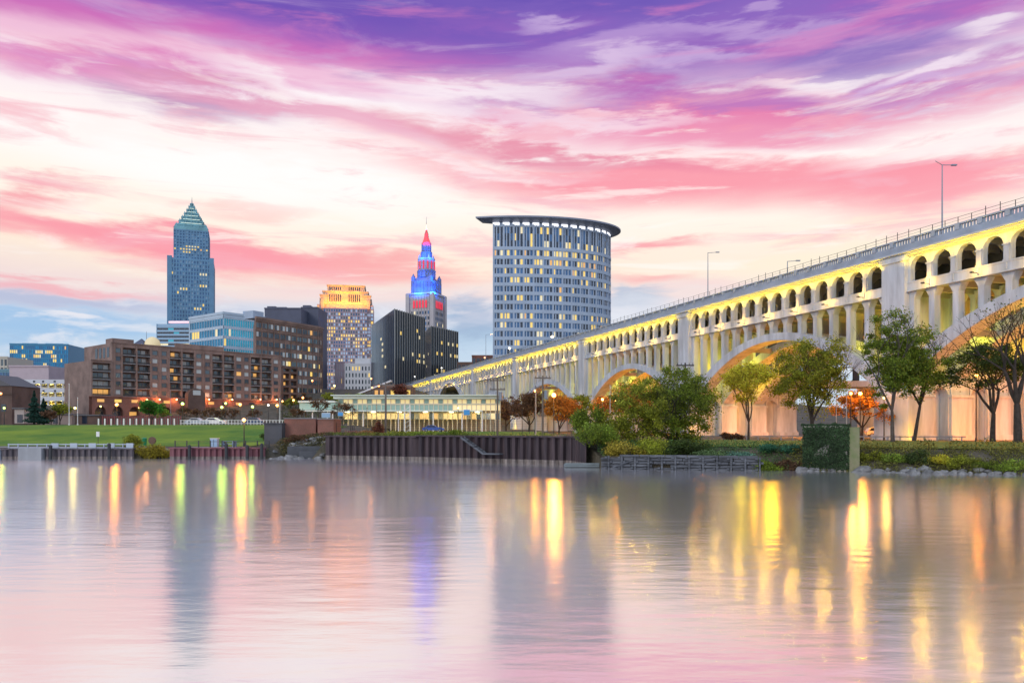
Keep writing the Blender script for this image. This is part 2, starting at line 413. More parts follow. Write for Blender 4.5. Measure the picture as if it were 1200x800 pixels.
# ------------------------------------------------------------------ bridge
P0 = Vector((52.6, 105.2, 0)); BD = Vector((-0.315, 0.949, 0)).normalized(); BN = Vector((BD.y, -BD.x, 0))
def bf(s, n, z):
    p = P0+BD*s+BN*n; return (p.x, p.y, z)
BW = 24.0
bridge = Thing('arch_bridge', 'long pale concrete arch bridge with open arcade gallery lit by yellow lamps', 'bridge', tuple(P0)+() if False else (P0.x, P0.y, 2.2))
BMATS = [M_conc]
PIERS = [-54.5, 0.0, 54.5, 106.5, 163.0, 216.0, 295.0, 341.0]
CROWN = [21.2, 19.9, 18.9, 18.2, 17.1, 24.9, None]
KK = [.0130, .0142, .0148, .0128, .0130, .0129, None]
ZS, ZB, ZA, ZSP, ZC, ZP, ZBAL, ZR, ZF = 23.4, 22.1, 26.65, 25.35, 27.0, 27.5, 28.4, 29.2, 30.0

def arch_bay(mb, s0, s1, z0, z1, w, zs, n0, n1, seg=10, fr=bf, ell=None, sides=True):
    """wall between s0..s1, z0..z1 with an arched opening of width w, springing at zs"""
    c = (s0+s1)/2; h = w/2; hz = ell or h
    arc = [(c-h*math.cos(math.pi*k/seg), zs+hz*math.sin(math.pi*k/seg)) for k in range(seg+1)]
    for n, flip in ((n0, False), (n1, True)):
        def q(a, b_, c_, d_):
            P = [fr(a[0], n, a[1]), fr(b_[0], n, b_[1]), fr(c_[0], n, c_[1]), fr(d_[0], n, d_[1])]
            if flip: P.reverse()
            mb.quad(*P)
        q((s0,z0),(c-h,z0),(c-h,zs),(s0,zs)); q((c+h,z0),(s1,z0),(s1,zs),(c+h,zs))
        q((s0,zs),(c-h,zs),(c-h,z1),(s0,z1)); q((c+h,zs),(s1,zs),(s1,z1),(c+h,z1))
        for (a, za), (b_, zb) in zip(arc, arc[1:]): q((a,za),(b_,zb),(b_,z1),(a,z1))
    prof = [(c-h, z0)]+arc+[(c+h, z0)]
    for (a, za), (b_, zb) in zip(prof, prof[1:]):
        mb.quad(fr(a,n0,za), fr(a,n1,za), fr(b_,n1,zb), fr(b_,n0,zb))

deck = MB()
deck.box(-54.5, 455, 0.3, BW-.3, 27.0, 28.3, fr=bf)
deck.box(-54.5, 455, 0.9, BW-.9, 22.3, 22.9, fr=bf)
bridge.part(deck, 'deck', M_conc_w)
par = MB()
par.box(-54.5, 455, -0.75, -0.35, ZP, ZBAL, fr=bf); par.box(-54.5, 455, -0.8, -0.3, ZR-.18, ZR, fr=bf)
s = -54.0
while s < 341:
    if int((s+54)/3.35) != int((s+54-.45)/3.35): par.box(s-.3, s+.3, -.82, -.28, ZBAL, ZR+.02, fr=bf)
    else: par.frustum(s, -.55, ZBAL, ZR-.18, .09, .09, .09, .09, fr=bf)
    s += .45
bridge.part(par, 'parapet', mat('parapet_concrete', (.30,.35,.42), .8, var=.12, vscale=.4))
par = MB(); par.box(-54.5, 455, BW+.35, BW+.75, ZP, ZR, fr=bf); bridge.part(par, 'parapet', mat('parapet_concrete', (.30,.35,.42), .8, var=.12, vscale=.4))
fe = MB(); s = -54
while s < 450:
    big = int(s/3.35) % 4 == 0
    fe.tube(bf(s, -.55, ZR), bf(s, -.55, ZF+(.35 if big else 0)), .045, .045, 4); s += 1.9
fe.tube(bf(-54,-.55,ZF), bf(450,-.55,ZF), .025, .025, 4); fe.tube(bf(-54,-.55,ZR+.4), bf(450,-.55,ZR+.4), .015, .015, 4)
bridge.part(fe, 'fence', M_dark)
co = MB()
co.box(-54.5, 455, -.95, .3, ZP-.22, ZP, fr=bf); co.box(-54.5, 455, -.6, .3, ZC, ZP-.224, fr=bf); co.box(-54.5, 455, -.3, .3, ZC-.16, ZC-.004, fr=bf)
bridge.part(co, 'cornice', M_cornice)
co = MB(); co.box(-54.5, 455, BW-.3, BW+.9, ZC, ZP, fr=bf); bridge.part(co, 'cornice', M_cornice)
core = MB(); core.box(-54.5, 341, 7.5, 8.1, 22.9, 27.0, fr=bf)  # added dark backing; keeps bright sky from showing through the arcade openings
bridge.part(core, 'gallery_dark_backing', M_conc_d)
NB = 14
gal_i = 0
inner_cols = MB(); beams = MB(); uplights = MB()
for k in range(len(PIERS)-1):
    a, e = PIERS[k]+2.0, PIERS[k+1]-2.0
    nb = {0:14, 1:14, 2:13, 3:14, 4:13, 5:19, 6:9}[k]
    pitch = (e-a)/nb
    wall = MB()
    for i in range(nb):
        arch_bay(wall, a+i*pitch, a+(i+1)*pitch, ZS, ZC-.164, pitch*.74, ZSP, 0, .75, seg=10, ell=min(1.3, pitch*.37))
    bridge.part(wall, 'arcade', M_conc)
    bd = MB(); bd.box(a, e, -.12, .9, ZB+.12, ZS-.002, fr=bf); bd.box(a, e, -.3, .9, ZB, ZB+.116, fr=bf); bd.box(a, e, -.2, .0, ZS-.16, ZS+.02, fr=bf)
    bridge.part(bd, 'balcony_band', M_conc)
    for i in range(nb+1):
        s_ = a+i*pitch
        if i in (0, nb): 
            pass
        else:
            cl = MB(); hw = pitch*.10
            cl.box(s_-hw, s_+hw, -.16, -.004, ZS+.022, ZSP-.12, fr=bf); cl.box(s_-hw-.12, s_+hw+.12, -.26, -.004, ZSP-.12, ZSP+.05, fr=bf)
            cl.box(s_-hw-.07, s_+hw+.07, -.22, -.004, ZS+.022, ZS+.16, fr=bf); cl.box(s_-.07, s_+.07, -.28, -.122, ZB+.3, ZS-.17, fr=bf)
            bridge.part(cl, 'gallery_column', M_conc)
        # inner transverse frame
        beams.box(s_-.2, s_+.2, .8, BW-.8, 26.3, 26.99, fr=bf)
        for nn_ in (4.2,):
            beams.box(s_-.25, s_+.25, nn_, nn_+.5, 22.9, 26.3, fr=bf)
            beams.frustum(s_, nn_+.25, 25.4, 26.3, .2, .25, .2, 1.4, fr=bf)
    for i in range(1, nb, 2):
        s_ = a+i*pitch
        lo = bf(s_, -1.25, ZS-.5)
        uplights.box(s_-.04, s_+.04, -1.3, -.3, ZS-.84, ZS-.78, fr=bf); uplights.box(s_-.16, s_+.16, -1.42, -1.1, ZS-.86, ZS-.7, fr=bf)
        if s_ > -36:
            add_light(bridge.o, (lo[0]-P0.x, lo[1]-P0.y, lo[2]-2.2), (1.0,.52,.05), (300 if k < 4 else 220) if k < 6 else 70, .12, name='flood_light')
    if CROWN[k] is None:
        wl = MB(); wl.box(a, e+114, .3, BW-.3, 1, ZB, fr=bf); bridge.part(wl, 'abutment', M_conc); continue
    c = (PIERS[k]+PIERS[k+1])/2; Cz, K = CROWN[k], KK[k]
    t0 = 1.25
    zt = lambda s: Cz-K*(s-c)**2
    zi = lambda s: Cz-t0-K*1.17*(s-c)**2-.0
    offs_n = [(0.0, 2.6), (7.0, 9.6), (14.2, 16.8), (21.4, 24.0)]
    if k == 5: offs_n = [(-.9, 1.2), (22, 24)]
    for q, (n0, n1) in enumerate(offs_n):
        rb = MB(); n = 40; pts = [a-.5+(e-a+1.0)*i/n for i in range(n+1)]
        for s0, s1 in zip(pts, pts[1:]):
            rb.hexa([bf(s0,n0,zi(s0)), bf(s1,n0,zi(s1)), bf(s1,n1,zi(s1)), bf(s0,n1,zi(s0)), bf(s0,n0,zt(s0)), bf(s1,n0,zt(s1)), bf(s1,n1,zt(s1)), bf(s0,n1,zt(s0))])
        bridge.part(rb, 'arch_rib', M_conc)
        for i in range(nb+1):
            s_ = a+i*pitch; top = 22.1; zb = zt(s_)-.3
            if i in (0, nb): s_ += .4 if i == 0 else -.4
            if zb > top-.3: continue
            m_ = MB() if q == 0 else inner_cols
            na_, nb_ = (n0+.25, n0+1.3) if q == 0 else (n0+.3, n1-.3)
            m_.box(s_-.42, s_+.42, na_, nb_, zb, top-1.0 if zb < top-1.1 else zb+.02, fr=bf)
            zc = max(zb+.02, top-1.0)
            m_.frustum(s_, (na_+nb_)/2, zc, top-.02, .42, (nb_-na_)/2, .95, (nb_-na_)/2+.1, fr=bf)
            if q == 0: bridge.part(m_, 'spandrel_column', M_conc)
    for i in range(nb+1):
        s_ = a+i*pitch; beams.box(s_-.28, s_+.28, .95, BW-.95, 21.6, 22.29, fr=bf)
    # transverse struts between the ribs
    if k < 5:
        for fct in (-.36,-.18,0,.18,.36):
            s_ = c+fct*(e-a); z_ = (zt(s_)+zi(s_))/2
            beams.box(s_-.3, s_+.3, 2.6, 21.4, z_-.4, z_+.4, fr=bf)
bridge.part(inner_cols, 'inner_columns', M_conc, kind='stuff')
bridge.part(beams, 'cross_beams', M_conc_w, kind='stuff')
bridge.part(uplights, 'lamp_housings', M_dark, kind='stuff')
for k, s0 in enumerate(PIERS):
    pr = MB()
    ztop = ZC-.17
    # upper shaft in front
    pr.box(s0-2.0, s0+2.0, -.55, 3.2, 11.0, 22.0, fr=bf); pr.box(s0-2.0, s0+2.0, -.55, .74, 22.0, ztop, fr=bf)
    pr.box(s0-2.25, s0+2.25, -.75, .4, ztop-.5, ztop+.15, fr=bf)
    pr.box(s0-2.0, s0+2.0, 3.2, BW, 11.0, 22.1, fr=bf)
    # lower shaft: pilasters with niches between them
    hb = 3.0
    pil = [(-.9, 3.4), (6.6, 10.2), (13.8, 17.4), (20.6, 24.9)]
    for n0, n1 in pil:
        pr.box(s0-hb, s0+hb, n0, n1, .5, 8.0, fr=bf)
        pr.box(s0-hb-.2, s0+hb+.2, n0-.2, n1+.2, 8.0, 8.35, fr=bf)
        pr.box(s0-hb+.3, s0+hb-.3, n0+.15, n1-.15, 8.35, 11.2, fr=bf)
        pr.box(s0-hb-.35, s0+hb+.35, n0-.25, n1+.25, .5, 2.9, fr=bf)
    for (a0, a1), (b0_, b1) in zip(pil, pil[1:]):
        f2 = lambda u, v, z, s0=s0: bf(s0+v, u, z)
        c_ = (a1+b0_)/2; w_ = b0_-a1-.02
        arch_bay(pr, a1, b0_, .5, 11.2, w_*.86, 8.1, -hb+.35, -hb+1.7, fr=f2)
        arch_bay(pr, a1, b0_, .5, 11.2, w_*.86, 8.1, hb-1.7, hb-.35, fr=f2)
        pr.box(s0-1.2, s0+1.2, a1, b0_, .5, 11.1, fr=bf)
    bridge.part(pr, 'pier', M_conc)
# light that the place has: strip under the cornice, floods in the spandrels
for k in range(1, len(PIERS)):
    pass
def blight(s, n, z, col, e, size=.3, kind='POINT', **kw):
    p = bf(s, n, z); return add_light(bridge.o, (p[0]-P0.x, p[1]-P0.y, p[2]-2.2), col, e, size, kind, name='flood_light', **kw)
for k in range(0, len(PIERS)-1):
    a, e = PIERS[k]+2, PIERS[k+1]-2
    if k == 0: a = -26
    L_ = e-a; c = (a+e)/2
    o = blight(c, -.72, 26.0, (1.0,.72,.08), 26*L_, kind='AREA', shape='RECTANGLE', size=.1) if False else None
    ld = bpy.data.lights.new('cornice_light', 'AREA'); ld.shape = 'RECTANGLE'; ld.size = L_; ld.size_y = .08; ld.color = (1.0,.60,.01); ld.energy = 32*L_
    lo = bpy.data.objects.new('cornice_light', ld); COL.objects.link(lo); p = bf(c, -1.15, 25.9); lo.location = (p[0]-P0.x, p[1]-P0.y, p[2]-2.2); lo.parent = bridge.o
    zz_ = -(Vector((0,0,1))+BN*.75).normalized(); yy_ = zz_.cross(BD); from_m = __import__('mathutils').Matrix((BD, yy_, zz_)).transposed(); lo.rotation_euler = from_m.to_euler()
# yellow-green floods behind the columns
for s_, e_ in ((-18,700),(-7,900),(6,800),(14,600),(27,500),(42,1000),(49,900),(60,800),(70,500),(92,800),(100,1000),(112,900),(124,500),(148,700),(157,800),(169,800),(180,500),(203,700),(210,800),(224,900),(240,900),(288,1200),(301,700)):
    blight(s_, 5.0, 15.5, (.95,.78,.01), e_*.85, 1.3)
    blight(s_, 11.5, 13.5, (1.0,.50,.012), e_*1.15, 1.3)
for s_, e_ in ((-22,5200),(27,6500),(80,6500),(134,4200),(190,4200),(255,3000)):
    blight(s_, 9.0, 5.2, (1.0,.24,.01), e_*1.3, 1.2)
    blight(s_-9, 18.0, 6.0, (1.0,.28,.012), e_*.9, 1.2)
# washes at the pier feet
for s_, n_, z_, col, e_ in ((-4.4,-2.0,3.0,(1,.55,.02),600),(-7.5,8.2,3.2,ORANGE,1300),(-8.5,15.5,3.2,(1,.33,.10),1400),(-9,22,3.4,(1,.36,.13),1100),
                            (50,-2,3.0,(1,.5,.06),900),(47,9,3.2,(1,.33,.1),1200),(46,17,3.2,(1,.33,.12),1000),(103,-2.0,3.0,(1,.7,.03),1000),(160,-2,3.2,(1,.7,.03),1000),(213,-2.2,3.4,(1,.7,.04),1000),
                            (106,-3,9,(1,.75,.15),250),(163,-3,9,(1,.7,.12),300),(216,-3,9,(1,.7,.12),300)):
    blight(s_, n_, z_, (col[0], col[1]*.8, col[2]*.7), e_, .5)

# ------------------------------------------------------------------ buildings
def frame(p0, p1):
    """local frame along a facade: u along p0->p1, n outward (towards the viewer's side), z up"""
    a = Vector((p0[0], p0[1], 0)); b_ = Vector((p1[0], p1[1], 0)); d = (b_-a); L_ = d.length; d.normalize(); nn = Vector((d.y, -d.x, 0))
    return (lambda u, n, z: tuple(a+d*u+nn*n+Vector((0,0,z)))), L_
M_lit = [mat('lit_window_yellow', (.3,.25,.1), .3, emit=(1.0,.66,.13), es=.85), mat('lit_window_pale', (.3,.3,.25), .3, emit=(1.0,.82,.42), es=.7), mat('lit_window_amber', (.3,.2,.1), .3, emit=(1.0,.50,.12), es=.7)]
class Bld(Thing):
    def __init__(s, *a, **k):
        super().__init__(*a, **k); s.wins = []
    def win(s, fr, u0, u1, z0, z1, n, m, dep=.08, area=None, bars=None):
        w = MB(); w.box(u0, u1, n, n+dep, z0, z1, fr=fr); s.wins.append((w, m, (u1-u0)*(z1-z0)))
    def finish(s, name='window', glass=None):
        ws = s.wins
        if len(ws) > 100:
            ws = sorted(ws, key=lambda w: -w[2]*(1 if w[1] not in M_lit else 1.01)); big, rest = ws[:99], ws[99:]
        else: big, rest = ws, []
        for w, m, _ in big: s.part(w, name, m)
        if rest:
            mats = []; mm = MB()
            for w, m, _ in rest:
                if m not in mats: mats.append(m)
                i = len(mm.v); mm.v += w.v; mm.f += [tuple(q+i for q in f) for f in w.f]; mm.mi += [mats.index(m)]*len(w.f)
            s.part(mm, name, mats, kind='stuff')
def lit_pick(rng, p, glass):
    return rng.choice(M_lit) if rng.random() < p else (glass if not isinstance(glass, list) else rng.choice(glass))
def facade(b, wall, fr, L_, z0, z1, nb, nf, rib, band, glass, proud=.35, lit=0.1, rng=random, rowlit=None, n0=0.02, mull=None, skip=None):
    """glazed bays between ribs and floor bands; ribs/bands go into wall (MB)"""
    pw = L_/nb; ph = (z1-z0)/nf
    for j in range(nf+1):
        z = z0+j*ph; wall.box(0, L_, 0.0, proud*.8, z-band/2, z+band/2, fr=fr)
    for i in range(nb+1):
        u = i*pw; wall.box(max(0,u-rib/2), min(L_,u+rib/2), 0.0, proud, z0, z1, fr=fr)
    for j in range(nf):
        p = lit
        if rowlit: p = rowlit.get(j, lit)
        run = 0
        for i in range(nb):
            if skip and skip(i, j): continue
            if run > 0: m = M_lit[0] if rng.random() < .7 else M_lit[1]; run -= 1
            elif rng.random() < p*.6: m = M_lit[0] if rng.random() < .6 else rng.choice(M_lit); run = rng.choice((0,0,1,2,3))
            else: m = glass if not isinstance(glass, list) else rng.choice(glass)
            b.win(fr, i*pw+rib/2+.02, (i+1)*pw-rib/2-.02, z0+j*ph+band/2+.02, z0+(j+1)*ph-band/2-.02, n0, m)

G_blue = mat('glass_blue', (0.035,0.11,0.24), 0.12, 0.3, var=.25, vscale=.05, spec=.8)
G_dark = mat('glass_dark', (0.010,0.022,0.045), 0.10, 0.2, spec=.8)
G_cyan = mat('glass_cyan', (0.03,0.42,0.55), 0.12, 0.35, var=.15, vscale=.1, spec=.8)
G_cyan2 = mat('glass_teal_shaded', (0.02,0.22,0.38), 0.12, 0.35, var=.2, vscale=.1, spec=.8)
G_apt = [mat('glass_apartment', (0.10,0.14,0.16), .1, .2), mat('glass_curtained', (0.50,0.55,0.55), .4), mat('glass_apartment_deep', (0.05,0.07,0.09), .1, .2)]
G_mir = mat('glass_mirror', (0.40,0.50,0.62), 0.12, 0.8)
M_st_blue = mat('stone_blue_grey', (0.33,0.41,0.52), .8, var=.08, vscale=.1)
M_key = mat('granite_key', (0.10,0.23,0.37), .6, var=.12, vscale=.05)
M_brick = brickmat('brick_brown', (0.235,0.155,0.13), (0.19,0.13,0.11), (0.27,0.21,0.19), 3.0)
M_brick_g = brickmat('brick_grey_brown', (0.23,0.145,0.115), (0.18,0.115,0.095), (0.25,0.19,0.16), 3.0)
M_brick_d = brickmat('brick_dark', (0.13,0.075,0.06), (0.10,0.06,0.05), (0.15,0.12,0.1), 3.0)
M_brick_r = brickmat('brick_red', (0.24,0.085,0.06), (0.18,0.07,0.05), (0.25,0.19,0.16), 2.5)
M_roof = mat('roof_grey', (0.12,0.12,0.13), .9)
M_stone = mat('pale_stone', (0.42,0.40,0.42), .85, var=.08, vscale=.1)
M_stone_w = mat('white_stone', (0.58,0.60,0.64), .8, var=.06, vscale=.1)
M_pinkst = mat('rose_granite', (0.34,0.26,0.30), .7, var=.1, vscale=.1)

rng = random.Random(3)
# --- apartment block ---------------------------------------------------
A0 = (-156.5+0, 290-6.5); 
pa = Vector((Y2(131,290), 290, 0)); pb = Vector((Y2(331,346), 346, 0)); dA = (pb-pa).normalized()
def ray_u(px, o=None, d=None):
    o = o or pa; d = d or dA; k = (px-600)/900          # x = k*y
    return (k*o.y-o.x)/(d.x-k*d.y)
u_low = ray_u(107)
p_start = pa+dA*u_low
frA, _ = frame(p_start, pb); UO = -u_low
LA = (pb-p_start).length
apt = Bld('apartment_building', 'long brown brick apartment block with stacked dark balconies above an arcade', 'building', (pa.x, pa.y, 4.6))
def ua(px): return ray_u(px)+UO
def zy(py, px):   # height on the facade at image height py
    p = pa+dA*ray_u(px); return Z2(py, p.y)
zg = 4.2; zpod = zy(464,131)
ztop_m = zy(401.5,131); ztop_w = zy(422,110)
wall = MB()
D = 26
body_depth = -2.2      # balconies are recessed to this plane
um = ua(131); ue = ua(330)
wall.box(0, um, -D, body_depth, zg, ztop_w, fr=frA)
wall.box(um, ue, -D, body_depth, zg, ztop_m, fr=frA)
NF = 6
fh = (ztop_m-1.2-zpod)/NF
cols = [(132,134.5,'p'),(134.5,142.5,'w'),(144,159,'b'),(160.5,176,'b'),(177.5,186,'w'),(188.5,196.5,'w'),(198.5,212,'b'),(213.5,227.5,'b'),(229,237.5,'w'),(239.5,247,'w'),(249,260.5,'b'),(262.5,274.5,'b'),(276,284,'w'),(285.5,292.5,'w'),(294,305,'b'),(306.5,318,'b'),(320,327,'w')]
def balcony(u0, u1, z):
    sl = MB(); sl.box(u0, u1, body_depth+.004, .12, z-.14, z+.1, fr=frA); so = apt.part(sl, 'balcony', M_conc_w)
    r_ = MB()
    for q in range(8):
        uu = u0+(u1-u0)*(q+.5)/8; r_.box(uu-.02, uu+.02, .02, .06, z+.1, z+1.1, fr=frA)
    r_.box(u0, u1, .0, .08, z+1.08, z+1.16, fr=frA); r_.box(u0, u1, .02, .06, z+.15, z+.75, fr=frA)
    apt.part(r_, 'railing', M_dark, parent=so)
edges = []
for x0, x1, kd in cols:
    if kd == 'p': continue
    edges.append((ua(x0), ua(x1), kd))
# solid wall strips between openings
prev = um
for u0, u1, kd in edges:
    wall.box(prev, u0, body_depth+.002, 0, zpod, ztop_m, fr=frA); prev = u1
wall.box(prev, ue, body_depth+.002, 0, zpod, ztop_m, fr=frA)
for u0, u1, kd in edges:
    wall.box(u0, u1, body_depth+.002, 0, zpod+NF*fh-(.25 if kd == 'b' else 0.5), ztop_m, fr=frA)
    for j in range(NF):
        z = zpod+j*fh
        if kd == 'w':
            c = (u0+u1)/2; w = min(2.3, (u1-u0)*.72)/2
            top = z+fh-(0.0 if j < NF-1 else .5)
            wall.box(u0, c-w, body_depth+.002, -.004, z, top, fr=frA); wall.box(c+w, u1, body_depth+.002, -.004, z, top, fr=frA)
            wall.box(c-w, c+w, body_depth+.002, -.004, z, z+.85, fr=frA); wall.box(c-w, c+w, body_depth+.002, -.004, z+2.55, top, fr=frA)
            m = G_apt[1] if rng.random() < .38 else (rng.choice(M_lit) if rng.random() < .02 else G_apt[0] if rng.random() < .6 else G_apt[2])
            apt.win(frA, c-w+.02, c+w-.02, z+.87, z+2.53, -.35, m)
            wall.box(c-w-.1, c+w+.1, -.3, .08, z+.75, z+.86, fr=frA)
        else:
            balcony(u0, u1, z)
            uu = u0+(u1-u0)*rng.uniform(.15,.4)
            for q in range(2):
                m = G_apt[1] if rng.random() < .4 else (M_lit[2] if rng.random() < .08 else G_apt[0])
                apt.win(frA, uu, uu+1.5, z+.2, z+2.4, body_depth+.02, m); uu += 1.7
# low wing
zw = (ztop_w-.8-zpod)/4
u0, u1 = ua(108.5), ua(129.5)
wall.box(0, u0, body_depth+.002, 0, zpod, ztop_w, fr=frA); wall.box(u1, um, body_depth+.002, 0, zpod, ztop_w, fr=frA)
wall.box(u0, u1, body_depth+.002, 0, ztop_w-.8, ztop_w, fr=frA)
for j in range(4):
    z = zpod+j*zw
    balcony(u0, u1, z)
    for q in range(3):
        apt.win(frA, u0+.8+q*1.9, u0+2.5+q*1.9, z+.2, z+2.5, body_depth+.02, G_apt[1] if (rng.random() < .55 and j > 0) else G_apt[0] if j else M_lit[2])
# cornice and stepped parapet
wall.box(um-.25, ue+.2, -.3, .25, ztop_m-.01, ztop_m+.35, fr=frA); wall.box(-.2, um-.27, -.3, .25, ztop_w-.01, ztop_w+.3, fr=frA)
wall.box(ua(205), ua(262), -.4, .18, ztop_m+.352, ztop_m+1.9, fr=frA)
wall.box(um+1, um+9, -8, -2, ztop_m, ztop_m+2.0, fr=frA)
wall.box(um+1.5, um+6, -1.2, -.5, ztop_m+.352, ztop_m+1.5, fr=frA)
# projecting piers
for x0 in (134,142.8,160,176.8,187.5,198,213,228.2,238.5,248,261.6,275.2,285,293.2,305.8,319,328):
    u = ua(x0); wall.box(u-.28, u+.28, .0, .22, zpod+.4, ztop_m-.3, fr=frA)
apt.part(wall, 'wall', M_brick)
# arcade podium
arc = MB(); n = 13; pw = (ua(331))/n
for i in range(n):
    arch_bay(arc, i*pw, (i+1)*pw, zg, zpod-.4, pw*.66, zg+5.0, body_depth+.006, .5, fr=(lambda a, n_, z: frA(a, n_, z)), ell=2.6)
arc.box(0, ua(331), body_depth+.006, .75, zpod-.4, zpod-.02, fr=frA)
apt.part(arc, 'arcade', M_brick_r)
for i in range(n): apt.win(frA, i*pw+pw*.22, i*pw+pw*.78, zg+.1, zg+5.6, body_depth+.02, rng.choice([G_apt[2], M_lit[2], G_apt[2], G_apt[0]]))
for i in range(n): apt.win(frA, i*pw+pw*.3, i*pw+pw*.7, zpod-2.3, zpod-1.2, .505, rng.choice([M_lit[0], G_apt[2], G_apt[2], M_lit[2]]))
# side openings of the upper left end wall (tall dark slots)
frAs, LAs = frame(tuple(pa-(Vector((dA.y,-dA.x,0))*18))[:2] , tuple(pa)[:2])
for i in range(4): apt.win(frAs, 3+i*3.6, 5+i*3.6, zy(418,131), zy(406,131), .03, G_apt[2])
# round-headed entrance porch
pc = MB(); u = ua(226)
pc.prism([(u-3.6,.3),(u+3.6,.3),(u+3.6,3.2),(u-3.6,3.2)], zg, zpod+1.0, fr=frA)
for q in range(10):
    a_, b_ = math.pi*q/10, math.pi*(q+1)/10
    pc.quad(frA(u-3.6*math.cos(a_),3.2,zpod+1+3*math.sin(a_)), frA(u-3.6*math.cos(b_),3.2,zpod+1+3*math.sin(b_)), frA(u-3.6*math.cos(b_),.3,zpod+1+3*math.sin(b_)), frA(u-3.6*math.cos(a_),.3,zpod+1+3*math.sin(a_)))
    pc.tri(frA(u,3.2,zpod+1), frA(u-3.6*math.cos(b_),3.2,zpod+1+3*math.sin(b_)), frA(u-3.6*math.cos(a_),3.2,zpod+1+3*math.sin(a_)))
apt.part(pc, 'porch', M_brick_d)
apt.win(frA, u-1.6, u+1.6, zpod+1.3, zpod+3.2, 3.22, G_apt[1]); apt.win(frA, u-1.2, u+1.2, zg+1.4, zg+4, 3.22, M_lit[0])
# end bay next to the warehouse: lower, deep balconies
end = MB(); ue2 = ua(349)
end.box(ue+.1, ue2, -18, -1.6, zg, ztop_m-4.5, fr=frA)
for a_, b_ in ((0,.09),(.46,.56),(.93,1.0)):
    end.box(ue+.1+(ue2-ue)*a_, ue+.1+(ue2-ue-.1)*b_, -1.598, .1, zg, ztop_m-4.5, fr=frA)
end.box(ue+.1, ue2, -1.596, .14, ztop_m-5.4, ztop_m-4.4, fr=frA)
for j in range(5): end.box(ue+.2, ue2-.1, -1.59, .05, zpod+j*fh-.12, zpod+j*fh+.9, fr=frA)
apt.part(end, 'end_wing', M_brick_d)
for j in range(5):
    for q in (0,1): apt.win(frA, ue+1.2+(ue2-ue)*.48*q, ue+2.9+(ue2-ue)*.48*q, zpod+j*fh+.3, zpod+j*fh+2.4, -1.58, rng.choice([G_apt[0], G_apt[2], M_lit[2]]))
apt.finish()

# --- warehouse ---------------------------------------------------------
w0 = Vector((Y2(299,362), 362, 0)); w1 = Vector((Y2(372,398), 398, 0))
wh = Bld('brick_warehouse', 'tall old brick warehouse with rounded corner behind the apartment block', 'building', (w0.x, w0.y, 8))
pts = [tuple(w0)[:2], tuple(w1)[:2]]
# rounded corner
dW = (w1-w0).normalized(); nW = Vector((dW.y,-dW.x,0)); cc = w1-nW*9
for q in range(1, 8):
    a_ = R(q*11.5); v_ = nW*math.cos(a_)+dW*math.sin(a_); p = cc+v_*9; pts.append((p.x, p.y))
back_pt = Vector((pts[-1][0], pts[-1][1], 0))-nW*30
wz = Z2(370.5, 362); wb = 8
wall = MB(); wall.prism(pts+[(pts[-1][0]*1.07, pts[-1][1]*1.07), (w0.x*1.10-1, w0.y*1.10)], wb, wz-.5)
seg_defs = [(pts[0], pts[1], 11)]+[(pts[i], pts[i+1], 1) for i in range(1, len(pts)-1)]
nfl = 9; zb0 = wb+8
for a_, b_, nbay in seg_defs:
    fr, L_ = frame(a_, b_)
    wall.box(0, L_, -.3, .75, wz-1.1, wz, fr=fr); wall.box(0, L_, -.3, .45, wz-2.0, wz-1.102, fr=fr); wall.box(0, L_, 0, .4, zb0-.4, zb0+.2, fr=fr); wall.box(0, L_, 0, .3, wz-6.6, wz-6.2, fr=fr)
    pw = L_/nbay; ph = (wz-2-zb0)/nfl
    for i in range(nbay):
        wall.box(i*pw, i*pw+.45, 0, .35, zb0+.2, wz-2.0, fr=fr)
        for j in range(-1, nfl):
            for q in ((0,1) if nbay > 1 or pw > 1.6 else (0,)):
                ww = (pw-.45-.5)/2; u0 = i*pw+.45+.12+q*(ww+.25)
                z0 = zb0+j*ph+1.2; z1 = z0+ph*.52
                m = G_apt[2] if rng.random() < .55 else (G_apt[1] if rng.random() < .55 else G_apt[0])
                if rng.random() < (.09 if j in (3,4) else .03): m = rng.choice(M_lit)
                wh.win(fr, u0, u0+ww, z0, z1, .02, m)
                wall.box(u0-.05, u0+ww+.05, .0, .18, z0-.2, z0-.02, fr=fr)
wh.part(wall, 'wall', M_brick_g)
rf = MB()
frw, _ = frame(pts[0], pts[1]); rf.box(1.5, 8, -9, -3, wz-.4, wz+3.2, fr=frw); rf.box(9, 12, -10, -6, wz-.4, wz+1.6, fr=frw)
wh.part(rf, 'roof_plant', M_st_blue); wh.finish()

def boxb(name, label, cat, px0, pxc, px1, Yc, dY0, dY1, ytop, zb, body, rib, roofh=0, **k):
    """two visible faces meeting at corner pxc (depth Yc); left face recedes to px0 (Yc+dY0), right face to px1 (Yc+dY1)"""
    c = (Y2(pxc, Yc), Yc); l = (Y2(px0, Yc+dY0), Yc+dY0); r = (Y2(px1, Yc+dY1), Yc+dY1)
    far = (l[0]+r[0]-c[0], l[1]+r[1]-c[1])
    bb = Bld(name, label, cat, (c[0], c[1], zb)); zt_ = Z2(ytop, Yc)
    return bb, c, l, r, far, zt_

G_key = mat('glass_pale_blue', (0.22,0.34,0.46), 0.3, 0.3)
